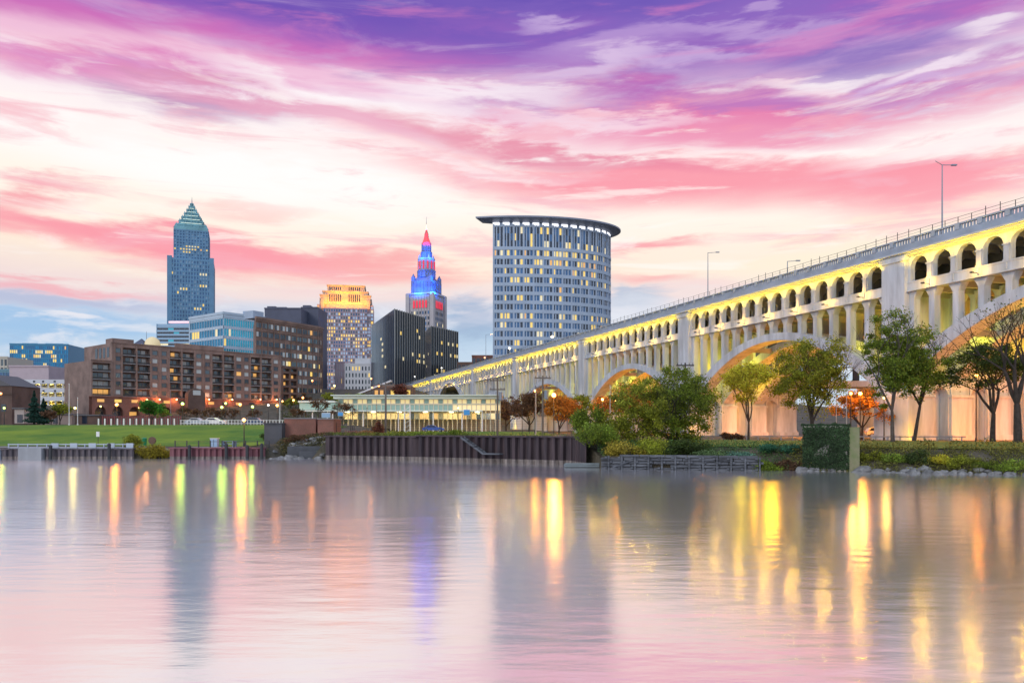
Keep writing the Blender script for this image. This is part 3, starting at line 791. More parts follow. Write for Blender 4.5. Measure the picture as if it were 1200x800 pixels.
# --- Key tower: tall blue tower with stepped pyramid --------------------
def key_tower():
    Yc = 1050; cx = Y2(223.5, Yc); b = Bld('pointed_skyscraper', 'tallest blue skyscraper with stepped pyramid top and spire', 'skyscraper', (cx, Yc, 22))
    hw = (251-196)/2/900*Yc*.89; z = lambda py: Z2(py, Yc)
    wall = MB(); x0, x1 = cx-hw, cx+hw
    tiers = [(hw, 22, z(303)), (hw-6.5, z(303), z(268)), (hw-10, z(268), z(266))]
    for w, a, c in tiers: wall.box(cx-w, cx+w, Yc+(hw-w), Yc+2*hw-(hw-w), a, c)
    for w, a, c, nb, nf in ((hw,22+20,z(305),16,36),(hw-6.5,z(303),z(269),12,10)):
        fr, L_ = frame((cx-w, Yc+(hw-w)), (cx+w, Yc+(hw-w)))
        facade(b, wall, fr, L_, a, c, nb, nf, 1.6, 1.9, [G_blue, G_blue, G_key], proud=.9, lit=.05, rng=rng, rowlit={2:.5,3:.7,4:.5,13:.35,18:.12})
        fr, L_ = frame((cx+w, Yc+(hw-w)), (cx+w, Yc+(hw-w)+2*w))
        facade(b, wall, fr, L_, a, c, nb, nf, 1.6, 1.9, G_blue, proud=.9, lit=.08, rng=rng)
    # corner notches
    for sx in (-1, 1): wall.box(cx+sx*(hw-2)-3, cx+sx*(hw-2)+3, Yc-1.2, Yc+3, 22, z(301))
    b.part(wall, 'wall', M_key)
    py = MB(); st = [(19.6,267.5,261.5),(15.8,261.5,256.3),(12.6,256.3,251.3),(9.4,251.3,246.3),(6.4,246.3,241.5),(3.8,241.5,237.3),(1.9,237.3,234.5)]
    yc = Yc+hw; zb0_ = z(267.5); z = lambda py_: CZ+(500-py_)/900*(Yc+hw*.38)
    py.box(cx-hw+7, cx+hw-7, Yc+6, Yc+2*hw-6, zb0_-3, z(267.5)+.2)
    for sx in (-1, 1): py.frustum(cx+sx*(hw-9.5), Yc+10, z(268.5), z(263), 3.2, 3.2, .4, .4)
    for k, (w, a, c) in enumerate(st):
        nx = st[k+1][0] if k+1 < len(st) else 1; h_ = z(c)-z(a)
        py.box(cx-w, cx+w, yc-w, yc+w, z(a), z(a)+h_*.45); py.frustum(cx, yc, z(a)+h_*.45, z(c), w*.97, w*.97, nx, nx)
        py.box(cx-w-.7, cx+w+.7, yc-w-.7, yc+w+.7, z(a)+h_*.40, z(a)+h_*.48)
        for sx in (-1,-.5,0,.5,1):
            py.box(cx+sx*w*.92-.8, cx+sx*w*.92+.8, yc-w-1.0, yc-w, z(a)-.5, z(a)+h_*.62); py.frustum(cx+sx*w*.92, yc-w-.3, z(a)+h_*.62, z(a)+h_*.95, .8, .6, .1, .1)
    b.part(py, 'stepped_crown', mat('crown_metal', (0.15,0.33,0.38), .45, .3, var=.25, vscale=.08))
    ed = MB()
    for k, (w, a, c) in enumerate(st[:6]): ed.box(cx-w*.85, cx+w*.85, yc-w-1.6, yc-w-1.2, z(a)-.6, z(a)+.1)
    b.part(ed, 'crown_lights', lamp_mat('crown_light', (0.6,.85,0.5), .5))
    sp_ = MB(); sp_.tube((cx,yc,z(237)), (cx,yc,z(227)), .9, .15, 6); b.part(sp_, 'spire', M_steel)
    b.finish(); b.o.rotation_euler.z = math.atan2(-cx, Yc)*.86
key_tower()

# --- Terminal tower ------------------------------------------------------
def terminal():
    Yc = 860; cx = Y2(497.5, Yc); z = lambda py: Z2(py, Yc); P = Yc/900.0
    z = lambda py: Z2(py, Yc+20*P)
    b = Bld('spired_stone_tower', 'stone tower with blue and red lit tiers and a gold spire tip', 'skyscraper', (cx, Yc, 24))
    hw = 20*P; yc = Yc+hw; a = R(-20.5)
    def rf_(x, y, zz): return (cx+x*math.cos(a)-y*math.sin(a), yc+x*math.sin(a)+y*math.cos(a), zz)
    w = 16.0*P
    wall = MB(); wall.box(-w, w, -w, w, 24, z(347), fr=rf_); wall.box(-w-1.5, w+1.5, -w-1.5, w+1.5, z(347.5), z(345.5), fr=rf_); wall.box(-w-.6, w+.6, -w-.6, w+.6, z(357), z(356), fr=rf_)
    for sx in (-1,1):
        for sy in (-1,1): wall.box(sx*w-2.2, sx*w+2.2, sy*w-2.2, sy*w+2.2, 24, z(346.2), fr=rf_)
    fA, L_ = (lambda u, n, zz: rf_(-w+u, -w-n, zz)), 2*w
    fB = (lambda u, n, zz: rf_(w+n, -w+u, zz))
    for f_ in (fA, fB):
        wall_u = 3.5
        for i in range(7):
            u = 3.2+(2*w-6.4)*(i+.5)/7
            wall.box(u-2.0*0+1.1, u+1.5, 0, .7, 40, z(349), fr=f_)
            for j in range(14): b.win(f_, u-1.0, u+1.0, 50+j*6.2, 50+j*6.2+3.6, .05, rng.choice([G_dark, G_blue, G_apt[0]]) if rng.random() > .12 else M_lit[1])
    b.part(wall, 'shaft', M_stone)
    red = mat('red_lit_opening', (.2,.02,.03), .6, emit=(1.0,.03,.08), es=.8)
    for f_ in (fA, fB):
        for i in range(5):
            u = 2*w*(.5+(i-2)*.125); b.win(f_, u-1.1, u+1.1, z(363), z(354.5), .9, red)
    M_b = mat('tower_tier_stone', (0.36,0.35,0.38), .8, var=.1, vscale=.1)
    M_blue = mat('tower_tier_grey', (0.16,0.19,0.28), .8, var=.2, vscale=.15)
    M_red = mat('tower_cap_stone', (0.30,0.13,0.13), .8)
    def flood(px_off, py, dist, zt_, col, e, size):
        ld = bpy.data.lights.new('floodlight', 'AREA'); ld.shape = 'RECTANGLE'; ld.size = size; ld.size_y = size*.5; ld.color = col; ld.energy = e
        lo = bpy.data.objects.new('floodlight', ld); COL.objects.link(lo)
        p = Vector((cx+px_off*P, yc-dist, z(py))); q = Vector((cx, yc, zt_)); lo.location = p-Vector(b.loc); lo.parent = b.o
        lo.rotation_euler = (q-p).to_track_quat('-Z', 'Y').to_euler()
    for sx in (-9, 12):
        flood(sx, 346, 21, z(322), (0.0,.13,1), 13500, 10); flood(sx, 331, 17, z(310), (0.0,.13,1), 4800, 8); flood(sx*.7, 304, 13, z(284), (0.0,.13,1), 8000, 6); flood(sx*.5, 285.5, 10, z(268), (1,.01,.02), 9500, 4)
    def tier(w_, za, zb_, m, name, pil=0, n=8):
        t_ = MB(); rot = math.pi/8
        pr_ = [(w_*math.cos(2*math.pi*q/n+rot+a)+cx, w_*math.sin(2*math.pi*q/n+rot+a)+yc) for q in range(n)]
        t_.prism(pr_, z(za), z(zb_))
        t_.prism([(cx+(x-cx)*1.06, yc+(y-yc)*1.06) for x, y in pr_], z(zb_)-1.0, z(zb_)+.4)
        for q in range(pil):
            an = 2*math.pi*q/pil; x, y = cx+w_*.97*math.cos(an), yc+w_*.97*math.sin(an)
            t_.tube((x,y,z(za)), (x,y,z(zb_)-1), .8, .8, 5)
        b.part(t_, name, m)
    # square base tier, lit blue
    t_ = MB(); w2 = 13.5*P; t_.box(-w2, w2, -w2, w2, z(345.5), z(331), fr=rf_); t_.frustum(0, 0, z(331), z(326), w2*.85, w2*.85, w2*.62, w2*.62, fr=rf_)
    for sx in (-1,1):
        for sy in (-1,1):
            t_.box(sx*w2*.85-1.8, sx*w2*.85+1.8, sy*w2*.85-1.8, sy*w2*.85+1.8, z(331), z(326), fr=rf_); t_.frustum(sx*w2*.85, sy*w2*.85, z(326), z(322), 1.6, 1.6, .1, .1, fr=rf_)
    for i in range(6):
        u = -w2+2*w2*(i+.5)/6; t_.box(u-.9, u+.9, -w2-.6, -w2, z(345), z(332), fr=rf_); t_.box(w2, w2+.6, u-.9, u+.9, z(345), z(332), fr=rf_)
    b.part(t_, 'blue_lit_tier', M_blue)
    tier(10.6*P, 326, 318, M_blue, 'blue_lit_tier', 12)
    tier(9.8*P, 318, 304, M_b, 'colonnade_drum', 12, 12)
    for q in range(12):
        an = 2*math.pi*(q+.5)/12; t_ = MB(); x, y = cx+9.7*P*math.cos(an), yc+9.7*P*math.sin(an); t_.tube((x,y,z(316)), (x,y,z(307)), .9, .9, 6); b.part(t_, 'lit_opening', red)
    for sx in (-1,1):
        for sy in (-1,1):
            t_ = MB(); t_.frustum(sx*6.2*P, sy*6.2*P, z(304), z(299), 1.2, 1.2, .1, .1, fr=rf_); b.part(t_, 'pinnacle', M_b)
    tier(6.4*P, 303.5, 296, M_blue, 'blue_lit_tier', 8); tier(5.3*P, 296, 285, M_blue, 'blue_lit_tier', 8, 10)
    t_ = MB(); t_.lathe(cx, yc, [(4.6*P,z(285)),(4.4*P,z(283)),(2.9*P,z(279)),(2.4*P,z(276)),(2.5*P,z(275)),(1.2*P,z(271)),(.9*P,z(269))], 10); b.part(t_, 'red_lit_cone', M_red)
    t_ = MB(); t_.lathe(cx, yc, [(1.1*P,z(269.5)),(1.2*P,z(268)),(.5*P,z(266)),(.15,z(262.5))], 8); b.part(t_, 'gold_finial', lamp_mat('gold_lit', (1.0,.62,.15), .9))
    t_ = MB(); t_.tube((cx,yc,z(263)), (cx,yc,z(254)), .3, .12, 5); b.part(t_, 'flagpole', M_steel)
    b.finish()
terminal()

# --- curved courthouse tower ---------------------------------------------
def courthouse():
    Yc = 480; b = Bld('curved_courthouse_tower', 'broad curved pale blue tower with overhanging crescent roof', 'skyscraper', (Y2(640,Yc), Yc+20, 20))
    xl = Y2(577.5, Yc); a_, b_ = 68.0, 34.0
    NBY = 46
    def P_(t, e=0):      # t: 0..1 along arc
        th = R(-8)+t*R(104); return (xl+9.5+(a_+e)*math.sin(th), Yc+b_-(b_+e)*math.cos(th))
    # uniform arc parameter
    S = [0]; ts = [i/400 for i in range(401)]
    for i in range(400):
        p, q = P_(ts[i]), P_(ts[i+1]); S.append(S[-1]+math.hypot(q[0]-p[0], q[1]-p[1]))
    def T(f):
        s_ = f*S[-1]
        for i in range(400):
            if S[i+1] >= s_: return ts[i]+(s_-S[i])/(S[i+1]-S[i])/400
        return 1.0
    pts = [P_(T(i/NBY)) for i in range(NBY+1)]
    backp = [(pts[-1][0]-6, pts[-1][1]+14), (xl+4, Yc+46), (xl, Yc+6)]
    z = lambda py: Z2(py, Yc)
    zt_ = z(261); zb_ = 20
    wall = MB(); wall.prism([(x, y+.0) for x, y in pts]+backp, zb_, zt_)
    floors_top = z(291); nf = 17; ph = (floors_top-z(470))/nf
    rl = {13:.35, 16:.5, 15:.45, 14:.25, 12:.10, 11:.08, 10:.06, 9:.35, 8:.15, 7:.3, 6:.35, 5:.25}
    for i in range(NBY):
        fr, L_ = frame(pts[i], pts[i+1])
        major = i % 3 == 0
        wall.box(0, 1.15 if major else .6, 0, .55 if major else .3, zb_, zt_-1, fr=fr)
        for j in range(nf+1):
            zz = z(470)+j*ph; wall.box(0, L_, 0, .6, zz-1.1, zz+1.1, fr=fr)
        tall_from = {5:1, 6:1}
        for j in range(nf):
            p = rl.get(j, .1)
            if 3 <= i <= 5 or (j in (16,) and i > 22): p *= .6
            zz = z(470)+j*ph
            m = (M_lit[0] if rng.random() < .6 else rng.choice(M_lit)) if rng.random() < p*(1.0 if i < 34 else .7) else rng.choice([G_dark, G_blue, G_blue])
            if j in (5,6,7) and i > 12 and m in M_lit: m = M_lit[1]
            b.win(fr, 1.2 if major else .65, L_-.06, zz+1.15, zz+ph-1.15, .04, m)
        # tall top storeys
        hh = (zt_-3-floors_top)
        for q in range(3):
            m = rng.choice([G_blue, G_dark]) if rng.random() > (.4 if q == 0 else .12) else M_lit[rng.choice((0,1))]
            zz0 = floors_top+.7+q*hh/3; b.win(fr, 1.3 if major else .77, L_-.1, zz0, zz0+hh/3-.08, .04, m)
        wall.box(0, L_, 0, .7, floors_top-.8, floors_top+.7, fr=fr); wall.box(0, L_, 0, .5, zt_-2.6, zt_-1.6, fr=fr)
    b.part(wall, 'wall', M_st_blue)
    # lit clerestory under the roof
    cl = MB()
    for i in range(0, NBY-1):
        if i % 3 == 2: continue
        fr, L_ = frame(pts[i], pts[i+1]); cl.box(0, L_, .05, .3, zt_-1.5, zt_+.2, fr=fr)
    b.part(cl, 'clerestory_light', lamp_mat('clerestory_light', (0.95,.95,1.0), 1.3))
    # crescent roof
    rf = MB(); n = 48
    out = []
    for i in range(n+1):
        f = i/n; t_ = -.10+1.2*f; p = P_(t_, 5.5+3*math.sin(math.pi*f)); out.append(p)
    out[0] = (Y2(565, Yc), Yc+8)
    inn = [P_(max(0, min(1, i/n)), -2) for i in range(n+1)]
    zr0, zr1 = zt_+.2, zt_+2.7
    for i in range(n):
        a0, a1, b0_, b1 = out[i], out[i+1], inn[i], inn[i+1]
        rf.quad((b0_[0],b0_[1],zr0-.4),(b1[0],b1[1],zr0-.4),(a1[0],a1[1],zr1-.9),(a0[0],a0[1],zr1-.9))
        rf.quad((a0[0],a0[1],zr1-.9),(a1[0],a1[1],zr1-.9),(a1[0],a1[1],zr1),(a0[0],a0[1],zr1))
        rf.quad((a0[0],a0[1],zr1),(a1[0],a1[1],zr1),(b1[0],b1[1],zr1+1.6),(b0_[0],b0_[1],zr1+1.6))
    rf.prism([(x,y) for x,y in inn]+backp, zr0-.4, zr1+1.6)
    b.part(rf, 'crescent_roof', mat('roof_metal', (0.20,0.23,0.30), .5, .2))
    b.finish()
courthouse()

# --- gold-topped tower (200 PS) -------------------------------------------
def gold_tower():
    Yc = 1000; z = lambda py: Z2(py, Yc); x = lambda px: Y2(px, Yc)
    b = Bld('gold_crowned_skyscraper', 'rose granite skyscraper with golden floodlit stepped crown', 'skyscraper', (x(405), Yc, 24))
    wall = MB(); D_ = 60
    wall.box(x(372.5), x(437), Yc, Yc+D_, 24, z(357)); wall.box(x(375), x(434), Yc-3, Yc, 24, z(366))
    wall.box(x(380), x(430), Yc-5, Yc-3, 24, z(362))
    fr, L_ = frame((x(380), Yc-5), (x(430), Yc-5))
    facade(b, wall, fr, L_, z(470), z(362.5), 18, 26, 1.3, 1.5, [G_blue, G_mir, G_apt[0]], proud=.6, lit=.16, rng=rng, rowlit={20:.8, 22:.5, 17:.6, 16:.4, 8:.1, 7:.1, 5:.1, 24:.05, 25:.05})
    for a_, c_ in ((372.5,375),(434,437)):
        fr, L_ = frame((x(a_), Yc), (x(c_), Yc)); facade(b, wall, fr, L_, z(470), z(358), 1, 26, .6, 1.5, G_mir, proud=.4, lit=.3, rng=rng)
    for a_, c_ in ((375,380),(430,434)):
        fr, L_ = frame((x(a_), Yc-3), (x(c_), Yc-3)); facade(b, wall, fr, L_, z(470), z(367), 2, 26, .8, 1.5, [G_mir, G_apt[0]], proud=.4, lit=.3, rng=rng)
    b.part(wall, 'wall', M_pinkst)
    M_gold = mat('crown_granite', (.42,.33,.26), .8, var=.15, vscale=.2)
    def flood(px, py, dist, py2, col, e, size):
        ld = bpy.data.lights.new('floodlight', 'AREA'); ld.shape = 'RECTANGLE'; ld.size = size; ld.size_y = 3; ld.color = col; ld.energy = e
        lo = bpy.data.objects.new('floodlight', ld); COL.objects.link(lo)
        p = Vector((x(px), Yc-dist, z(py))); q = Vector((x(px), Yc+2, z(py2))); lo.location = p-Vector(b.loc); lo.parent = b.o
        lo.rotation_euler = (q-p).to_track_quat('-Z', 'Y').to_euler()
    for px in (384, 395, 405, 416, 426): flood(px, 359.5, 11, 338, (1,.36,.0), 7500, 10)
    for px in (392, 405, 418): flood(px, 343, 8, 330, (1,.36,.0), 3000, 10)
    M_rosel = mat('amber_tier_stone', (.42,.30,.26), .8)
    cr_ = MB()
    cr_.box(x(375), x(435), Yc+4, Yc+50, z(357), z(349))
    cr_.box(x(377), x(381), Yc-2, Yc+4, z(362), z(351)); cr_.box(x(429), x(433), Yc-2, Yc+4, z(362), z(351))
    b.part(cr_, 'amber_tier', M_rosel)
    def gt(x0, x1, y0, y1, za, zb_):
        g_ = MB(); g_.box(x(x0), x(x1), y0, y1, z(za), z(zb_)); g_.box(x(x0)-.8, x(x1)+.8, y0-.8, y1, z(zb_)-1, z(zb_)+.5)
        b.part(g_, 'gold_lit_tier', M_gold)
    gt(379, 431, Yc, Yc+48, 356.8, 341.5); gt(384, 427, Yc+2, Yc+44, 341, 334)
    gt(376, 384, Yc-1, Yc+5, 357, 346); gt(426, 434, Yc-1, Yc+5, 357, 346)
    for i in range(6):
        for s0 in (386.5, 408.5):
            xx = s0+i*2.4
            for (za, zb_, yy) in ((353.5,345,Yc-.1),(340,336,Yc+1.9)):
                w = MB(); w.box(x(xx), x(xx+1.1), yy-.15, yy+.1, z(za), z(zb_)); b.part(w, 'crown_opening', G_dark)
    b.finish(); b.o.rotation_euler.z = math.atan2(-x(405), Yc)*.75
gold_tower()

# --- black wedge-shaped office pair ------------------------------------------
M_blackg = mat('black_curtain_glass', (0.012,0.028,0.055), .12, .25, var=.3, vscale=.04, spec=.8)
M_fin = mat('aluminium_fins', (0.20,0.21,0.20), .4, .4)
def black_office(label, pxl, pxc, pxr, Yc, dl, dr, ytop, lit_rows, nb, base=14):
    c = (Y2(pxc,Yc), Yc); l = (Y2(pxl,Yc+dl), Yc+dl); r = (Y2(pxr,Yc+dr), Yc+dr); far = (l[0]+r[0]-c[0], l[1]+r[1]-c[1])
    b = Bld('black_glass_office', label, 'office block', (c[0], c[1], base), 'pair of black glass offices'); zt_ = Z2(ytop, Yc)
    body = MB(); body.prism([l, c, r, far], base, zt_); b.part(body, 'curtain_wall', M_blackg)
    fr, L_ = frame(c, r); fins = MB(); pw = L_/nb
    for i in range(nb+1): fins.box(max(0, i*pw-.35), min(L_, i*pw+.35), .0, .55, base, zt_+.3, fr=fr)
    fl, Ll = frame(l, c)
    for i in range(1, 16): fins.box(i*Ll/16-.05, i*Ll/16+.05, 0, .12, base, zt_, fr=fl)
    b.part(fins, 'fins', M_fin)
    nf = int((zt_-base)/4.1); ph = (zt_-base)/nf
    for j in range(3, nf-1):
        for i in range(nb):
            if rng.random() < lit_rows.get(j, .004)*.6: b.win(fr, i*pw+.45, (i+1)*pw-.45, base+j*ph+.8, base+(j+1)*ph-1.1, .03, rng.choice(M_lit[:2]))
    for j in range(3, nf-1):
        if rng.random() < .5:
            i = rng.randrange(15); b.win(fl, i*Ll/16+.3, (i+1)*Ll/16-.3, base+j*ph+1.2, base+(j+1)*ph-1.2, .03, M_lit[1])
    b.finish()
black_office('black glass office with slanting dark side wall, larger of the pair', 435, 462, 497.5, 500, 82, 40, 362, {8:.3,9:.2,12:.25}, 13)
black_office('smaller black glass office right of its taller twin, before the spired tower', 497, 505, 536.5, 560, 40, 34, 382, {6:.6,7:.4,10:.5,12:.3}, 12)

# --- cyan glass office + banded office --------------------------------------
def cyan():
    Yc = 440; c = (Y2(262,Yc), Yc); l = (Y2(222.5,Yc+22), Yc+22); r = (Y2(300,Yc+16), Yc+16); far = (l[0]+r[0]-c[0], l[1]+r[1]-c[1]+20)
    b = Bld('cyan_glass_office', 'bright cyan glass office with white floor bands behind the apartments', 'office block', (c[0], c[1], 18)); zt_ = Z2(366, Yc)
    wall = MB(); wall.prism([l, c, r, far], 18, zt_-.3)
    nf = 5; z0 = Z2(430, Yc)
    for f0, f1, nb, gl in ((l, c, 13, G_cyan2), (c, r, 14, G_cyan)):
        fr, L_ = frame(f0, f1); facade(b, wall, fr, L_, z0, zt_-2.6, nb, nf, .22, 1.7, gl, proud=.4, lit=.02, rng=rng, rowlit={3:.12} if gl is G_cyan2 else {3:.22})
        wall.box(-.3, L_+.3, -.5, .7, zt_-1.0, zt_+.4, fr=fr); wall.box(0, L_, 0, .45, zt_-2.7, zt_-1.05, fr=fr)
        wall.box(-.2, .9, 0, .5, 18, zt_-1, fr=fr) if gl is G_cyan2 else wall.box(L_-.9, L_+.1, 0, .5, 18, zt_-1, fr=fr)
    b.part(wall, 'wall', mat('office_panel', (0.42,0.52,0.62), .5, var=.05, vscale=.1))
    pl = MB(); pl.box(Y2(276,Yc), Y2(284,Yc), Yc+12, Yc+20, zt_, zt_+2.6); b.part(pl, 'roof_plant', M_st_blue)
    b.finish()
    Yc = 560; fr, L_ = frame((Y2(183.5,Yc), Yc), (Y2(224,Yc), Yc))
    b = Bld('banded_office', 'low pale blue office with dark ribbon windows and red sign strip', 'office block', (Y2(183.5,Yc), Yc, 20)); zt_ = Z2(379.5, Yc)
    wall = MB(); wall.box(0, L_, -30, 0, 20, zt_, fr=fr); wall.box(9, L_, -20, -2, zt_, zt_+2.6, fr=fr)
    nf = 7; ph = (zt_-3-Z2(416,Yc))/nf
    for j in range(nf):
        z0 = Z2(416,Yc)+j*ph; wall.box(0, L_, 0, .5, z0, z0+ph*.5, fr=fr)
        nn = 6
        for i in range(nn): b.win(fr, .5+i*(L_-1)/nn, .5+(i+1)*(L_-1)/nn-.15, z0+ph*.5+.03, z0+ph-.03, .05, (M_lit[1] if (j == 2 and rng.random() < .6) else G_cyan if rng.random() < .25 else G_dark))
    wall.box(0, .6, 0, .55, 20, zt_, fr=fr); wall.box(0, L_, 0, .4, zt_-2.6, zt_-1.2, fr=fr)
    b.part(wall, 'wall', mat('office_panel_blue', (0.25,0.40,0.55), .5))
    sg = MB(); sg.box(8, L_-1, -2.1, -1.7, zt_+.9, zt_+2.3, fr=fr); b.part(sg, 'sign_strip', lamp_mat('red_sign', (1,.22,.25), .7))
    b.finish()
cyan()

# --- dark stepped block, white civic block, left background ------------------
def simple(name, label, cat, x0, x1, ytop, Y, zb, depth, m, nb, nf, gl, lit=.1, rib=.8, band=1.3, steps=(), proud=.3, group=None, skew=0):
    fr, L_ = frame((Y2(x0,Y), Y), (Y2(x1,Y+skew), Y+skew)); b = Bld(name, label, cat, (Y2(x0,Y), Y, zb)); zt_ = Z2(ytop, Y)
    wall = MB(); wall.box(0, L_, -depth, 0, zb, zt_, fr=fr)
    if nb: facade(b, wall, fr, L_, zb+2, zt_-1.2, nb, nf, rib, band, gl, proud=proud, lit=lit, rng=rng)
    wall.box(-.2, L_+.2, -.3, proud+.2, zt_-.7, zt_+.3, fr=fr)
    for a_, c_, h_ in steps: wall.box(L_*a_, L_*c_, -depth*.7, -depth*.15, zt_, zt_+h_, fr=fr)
    b.part(wall, 'wall', m); b.finish(); return b
M_slate = mat('slate_cladding', (0.075,0.085,0.13), .7, var=.12, vscale=.1)
simple('dark_office_block', 'dark slate block with stepped roof plant behind the brick warehouse', 'office block', 310, 353, 361, 600, 22, 30, M_slate, 0, 0, None, steps=((.02,.25,2.2),(.3,.55,1.6)))
simple('dark_office_block', 'windowless dark slate block left of the gold crowned skyscraper', 'office block', 353, 373, 360, 620, 22, 30, M_slate, 0, 0, None, steps=((.0,.45,2.4),))
simple('white_civic_building', 'low white stone building with tall windows below the gold crowned skyscraper', 'building', 404, 434.5, 426, 640, 20, 30, M_stone_w, 8, 6, [G_dark, G_apt[0]], lit=.05, rib=1.6, band=2.2, steps=((.35,.95,5),))
simple('pink_civic_wing', 'low pale pink wing at the left of the white stone building', 'building', 392, 404, 424, 655, 20, 30, mat('pale_pink_stone', (0.48,0.38,0.42), .85), 5, 6, [G_mir, G_apt[1]], lit=.2, rib=1.4, band=2.0)
bb = simple('blue_glass_block', 'wide saturated blue glass block with scattered lit offices', 'office block', 11.5, 80, 402.5, 640, 20, 40, mat('blue_spandrel', (0.02,0.17,0.32), .3, .2), 30, 14, [mat('glass_deep_blue', (0.01,0.20,0.42), .12, .35, var=.2, vscale=.1), mat('glass_mid_blue', (0.02,0.13,0.30), .12, .3)], lit=.22, rib=.35, band=.9, steps=((.15,.4,1.2),(.55,.85,1.2)), skew=6)
fr, L_ = frame((Y2(80,646),646),(Y2(88.5,690),690)); wl = MB(); wl.box(0.1, L_, -1.5, 0, 20, Z2(403.5,646), fr=fr)
o_ = wl; reloc(wl, (Y2(11.5,640),640,20)); wl.build('side_wall', MATS['glass_mid_blue'], bb.o)
simple('pink_panel_building', 'blank pale pink panelled building in front of the blue glass block', 'building', 11, 57, 428.5, 470, 15, 30, mat('pink_panel', (0.46,0.38,0.42), .8, var=.06, vscale=.2), 0, 0, None)
simple('cream_corner_building', 'small cream building at the far left edge of the skyline', 'building', -12, 9, 418, 560, 16, 30, mat('cream_wall', (0.5,0.47,0.40), .8), 5, 6, [G_apt[0], G_apt[2]], lit=.15)
simple('teal_low_building', 'low teal glazed building below the cream one at the left edge', 'building', -12, 11.5, 433, 480, 14, 20, mat('teal_panel', (0.12,0.25,0.32), .6), 6, 4, [G_blue, G_dark], lit=.1, rib=.3)

# dome + small pyramid roof behind apartments
b = Bld('domed_building', 'glowing cream dome beside a dark pyramid roof above the apartments', 'building', (Y2(164,520), 520, 20))
Y = 520; mbd = MB(); mbd.box(Y2(148,Y), Y2(178,Y), Y, Y+24, 20, Z2(404,Y)); b.part(mbd, 'wall', M_stone)
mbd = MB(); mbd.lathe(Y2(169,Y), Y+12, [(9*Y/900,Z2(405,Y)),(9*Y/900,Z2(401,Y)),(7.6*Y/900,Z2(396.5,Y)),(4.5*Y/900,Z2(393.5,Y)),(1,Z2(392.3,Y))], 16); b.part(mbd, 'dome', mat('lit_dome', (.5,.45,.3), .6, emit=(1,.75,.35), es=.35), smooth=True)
mbd = MB(); mbd.frustum(Y2(156,Y), Y+12, Z2(404,Y), Z2(394.5,Y), 8.5*Y/900, 6, .2, .2); b.part(mbd, 'pyramid_roof', M_slate)
mbd = MB(); mbd.tube((Y2(163.5,Y),Y+10,Z2(400,Y)), (Y2(163.5,Y),Y+10,Z2(386,Y)), .25, .1, 5); b.part(mbd, 'mast', M_steel)

# low roofline beyond the bridge, right of the black offices
simple('distant_low_building', 'low dark roofed building between black offices and curved tower', 'building', 536, 560, 424.5, 560, 24, 20, M_brick_g, 5, 2, [G_dark], lit=.1)
simple('distant_low_building', 'low brown brick building at the foot of the curved tower', 'building', 553, 578, 416.5, 540, 24, 20, M_brick_r, 5, 3, [G_dark], lit=.1)

# parking garage on the left
def garage():
    Y = 330; fr, L_ = frame((Y2(13,Y), Y), (Y2(81,Y), Y)); b = Bld('parking_garage', 'white open deck parking garage lit yellow inside at the left', 'parking garage', (Y2(13,Y), Y, 6))
    lv = [444.5, 454.5, 464.5, 474.5]; w = MB(); s_ = MB()
    for y in lv:
        z0 = Z2(y+5.2,Y); w.box(0, L_, -.4, 0, z0, Z2(y,Y), fr=fr); s_.box(0, L_, -22, -.402, z0+.2, z0+.6, fr=fr)
        w.box(0, L_, -22.4, -22, z0-1.8, Z2(y,Y), fr=fr)
    for i in range(9): u = i*L_/8; w.box(max(0,u-.3), min(L_,u+.3), -1.2, -.5, 5, Z2(444.5,Y)-.3, fr=fr)
    b.part(w, 'parapets', M_stone_w); b.part(s_, 'decks', M_conc_w)
    for i in range(5):
        for y in lv[:3]:
            p = fr(L_*(i+.5)/5, -8, Z2(y+7,Y)+.4)
            q = (p[0]-b.loc[0], p[1]-b.loc[1], p[2]-b.loc[2])
            add_light(b.o, q, (1,.70,.12), 900, .3); bl = MB(); bl.box(p[0]-.5,p[0]+.5,p[1]-.3,p[1]+.3,p[2]+.35,p[2]+.5); b.part(bl, 'ceiling_lamp', lamp_mat('garage_lamp', (1,.75,.25), 3))
    for x_, y_ in ((18,447),(28,447),(40,447),(50.5,447),(64,447),(51,458),(64.5,458),(18,469)):
        v = MB(); v.box(Y2(x_,Y)-.45, Y2(x_,Y)+.45, Y-.08, Y-.004, Z2(y_+1,Y), Z2(y_-1.2,Y)); b.part(v, 'parapet_opening', G_dark)
    b.finish()
garage()
# far-left brick house
b = Bld('brick_house', 'dark brick gabled building at the left frame edge', 'building', (Y2(-30,250), 250, 4.6))
w = MB(); Y = 250; w.box(Y2(-40,Y), Y2(14,Y), Y, Y+15, 4, Z2(452,Y)); w.box(Y2(-40,Y)-.3, Y2(14.5,Y), Y-.2, Y, Z2(462,Y), Z2(460.5,Y))
b.part(w, 'wall', M_brick_d)
w = MB(); x0, x1 = Y2(-42,Y), Y2(15,Y); z0, z1 = Z2(452,Y), Z2(438,Y); xm = Y2(1,Y)-4
w.prism([(0,0),(1,0)], 0, 1) if False else None
w.quad((x0,Y-.4,z1),(xm,Y-.4,z1),(xm,Y+15,z1),(x0,Y+15,z1)); w.quad((xm,Y-.4,z1),(x1,Y-.4,z0),(x1,Y+15,z0),(xm,Y+15,z1)); w.quad((x0,Y-.38,z0),(x1,Y-.38,z0),(xm,Y-.38,z1),(x0,Y-.38,z1)); w.quad((x0,Y+15,z0),(x1,Y+15,z0),(xm,Y+15,z1),(x0,Y+15,z1))
b.part(w, 'roof', M_roof)
fr, L_ = frame((Y2(-40,Y),Y),(Y2(14,Y),Y))
for u in (8.5,11.5): b.win(fr, u, u+1.6, 9, 11.4, .03, G_apt[2])
b.finish()

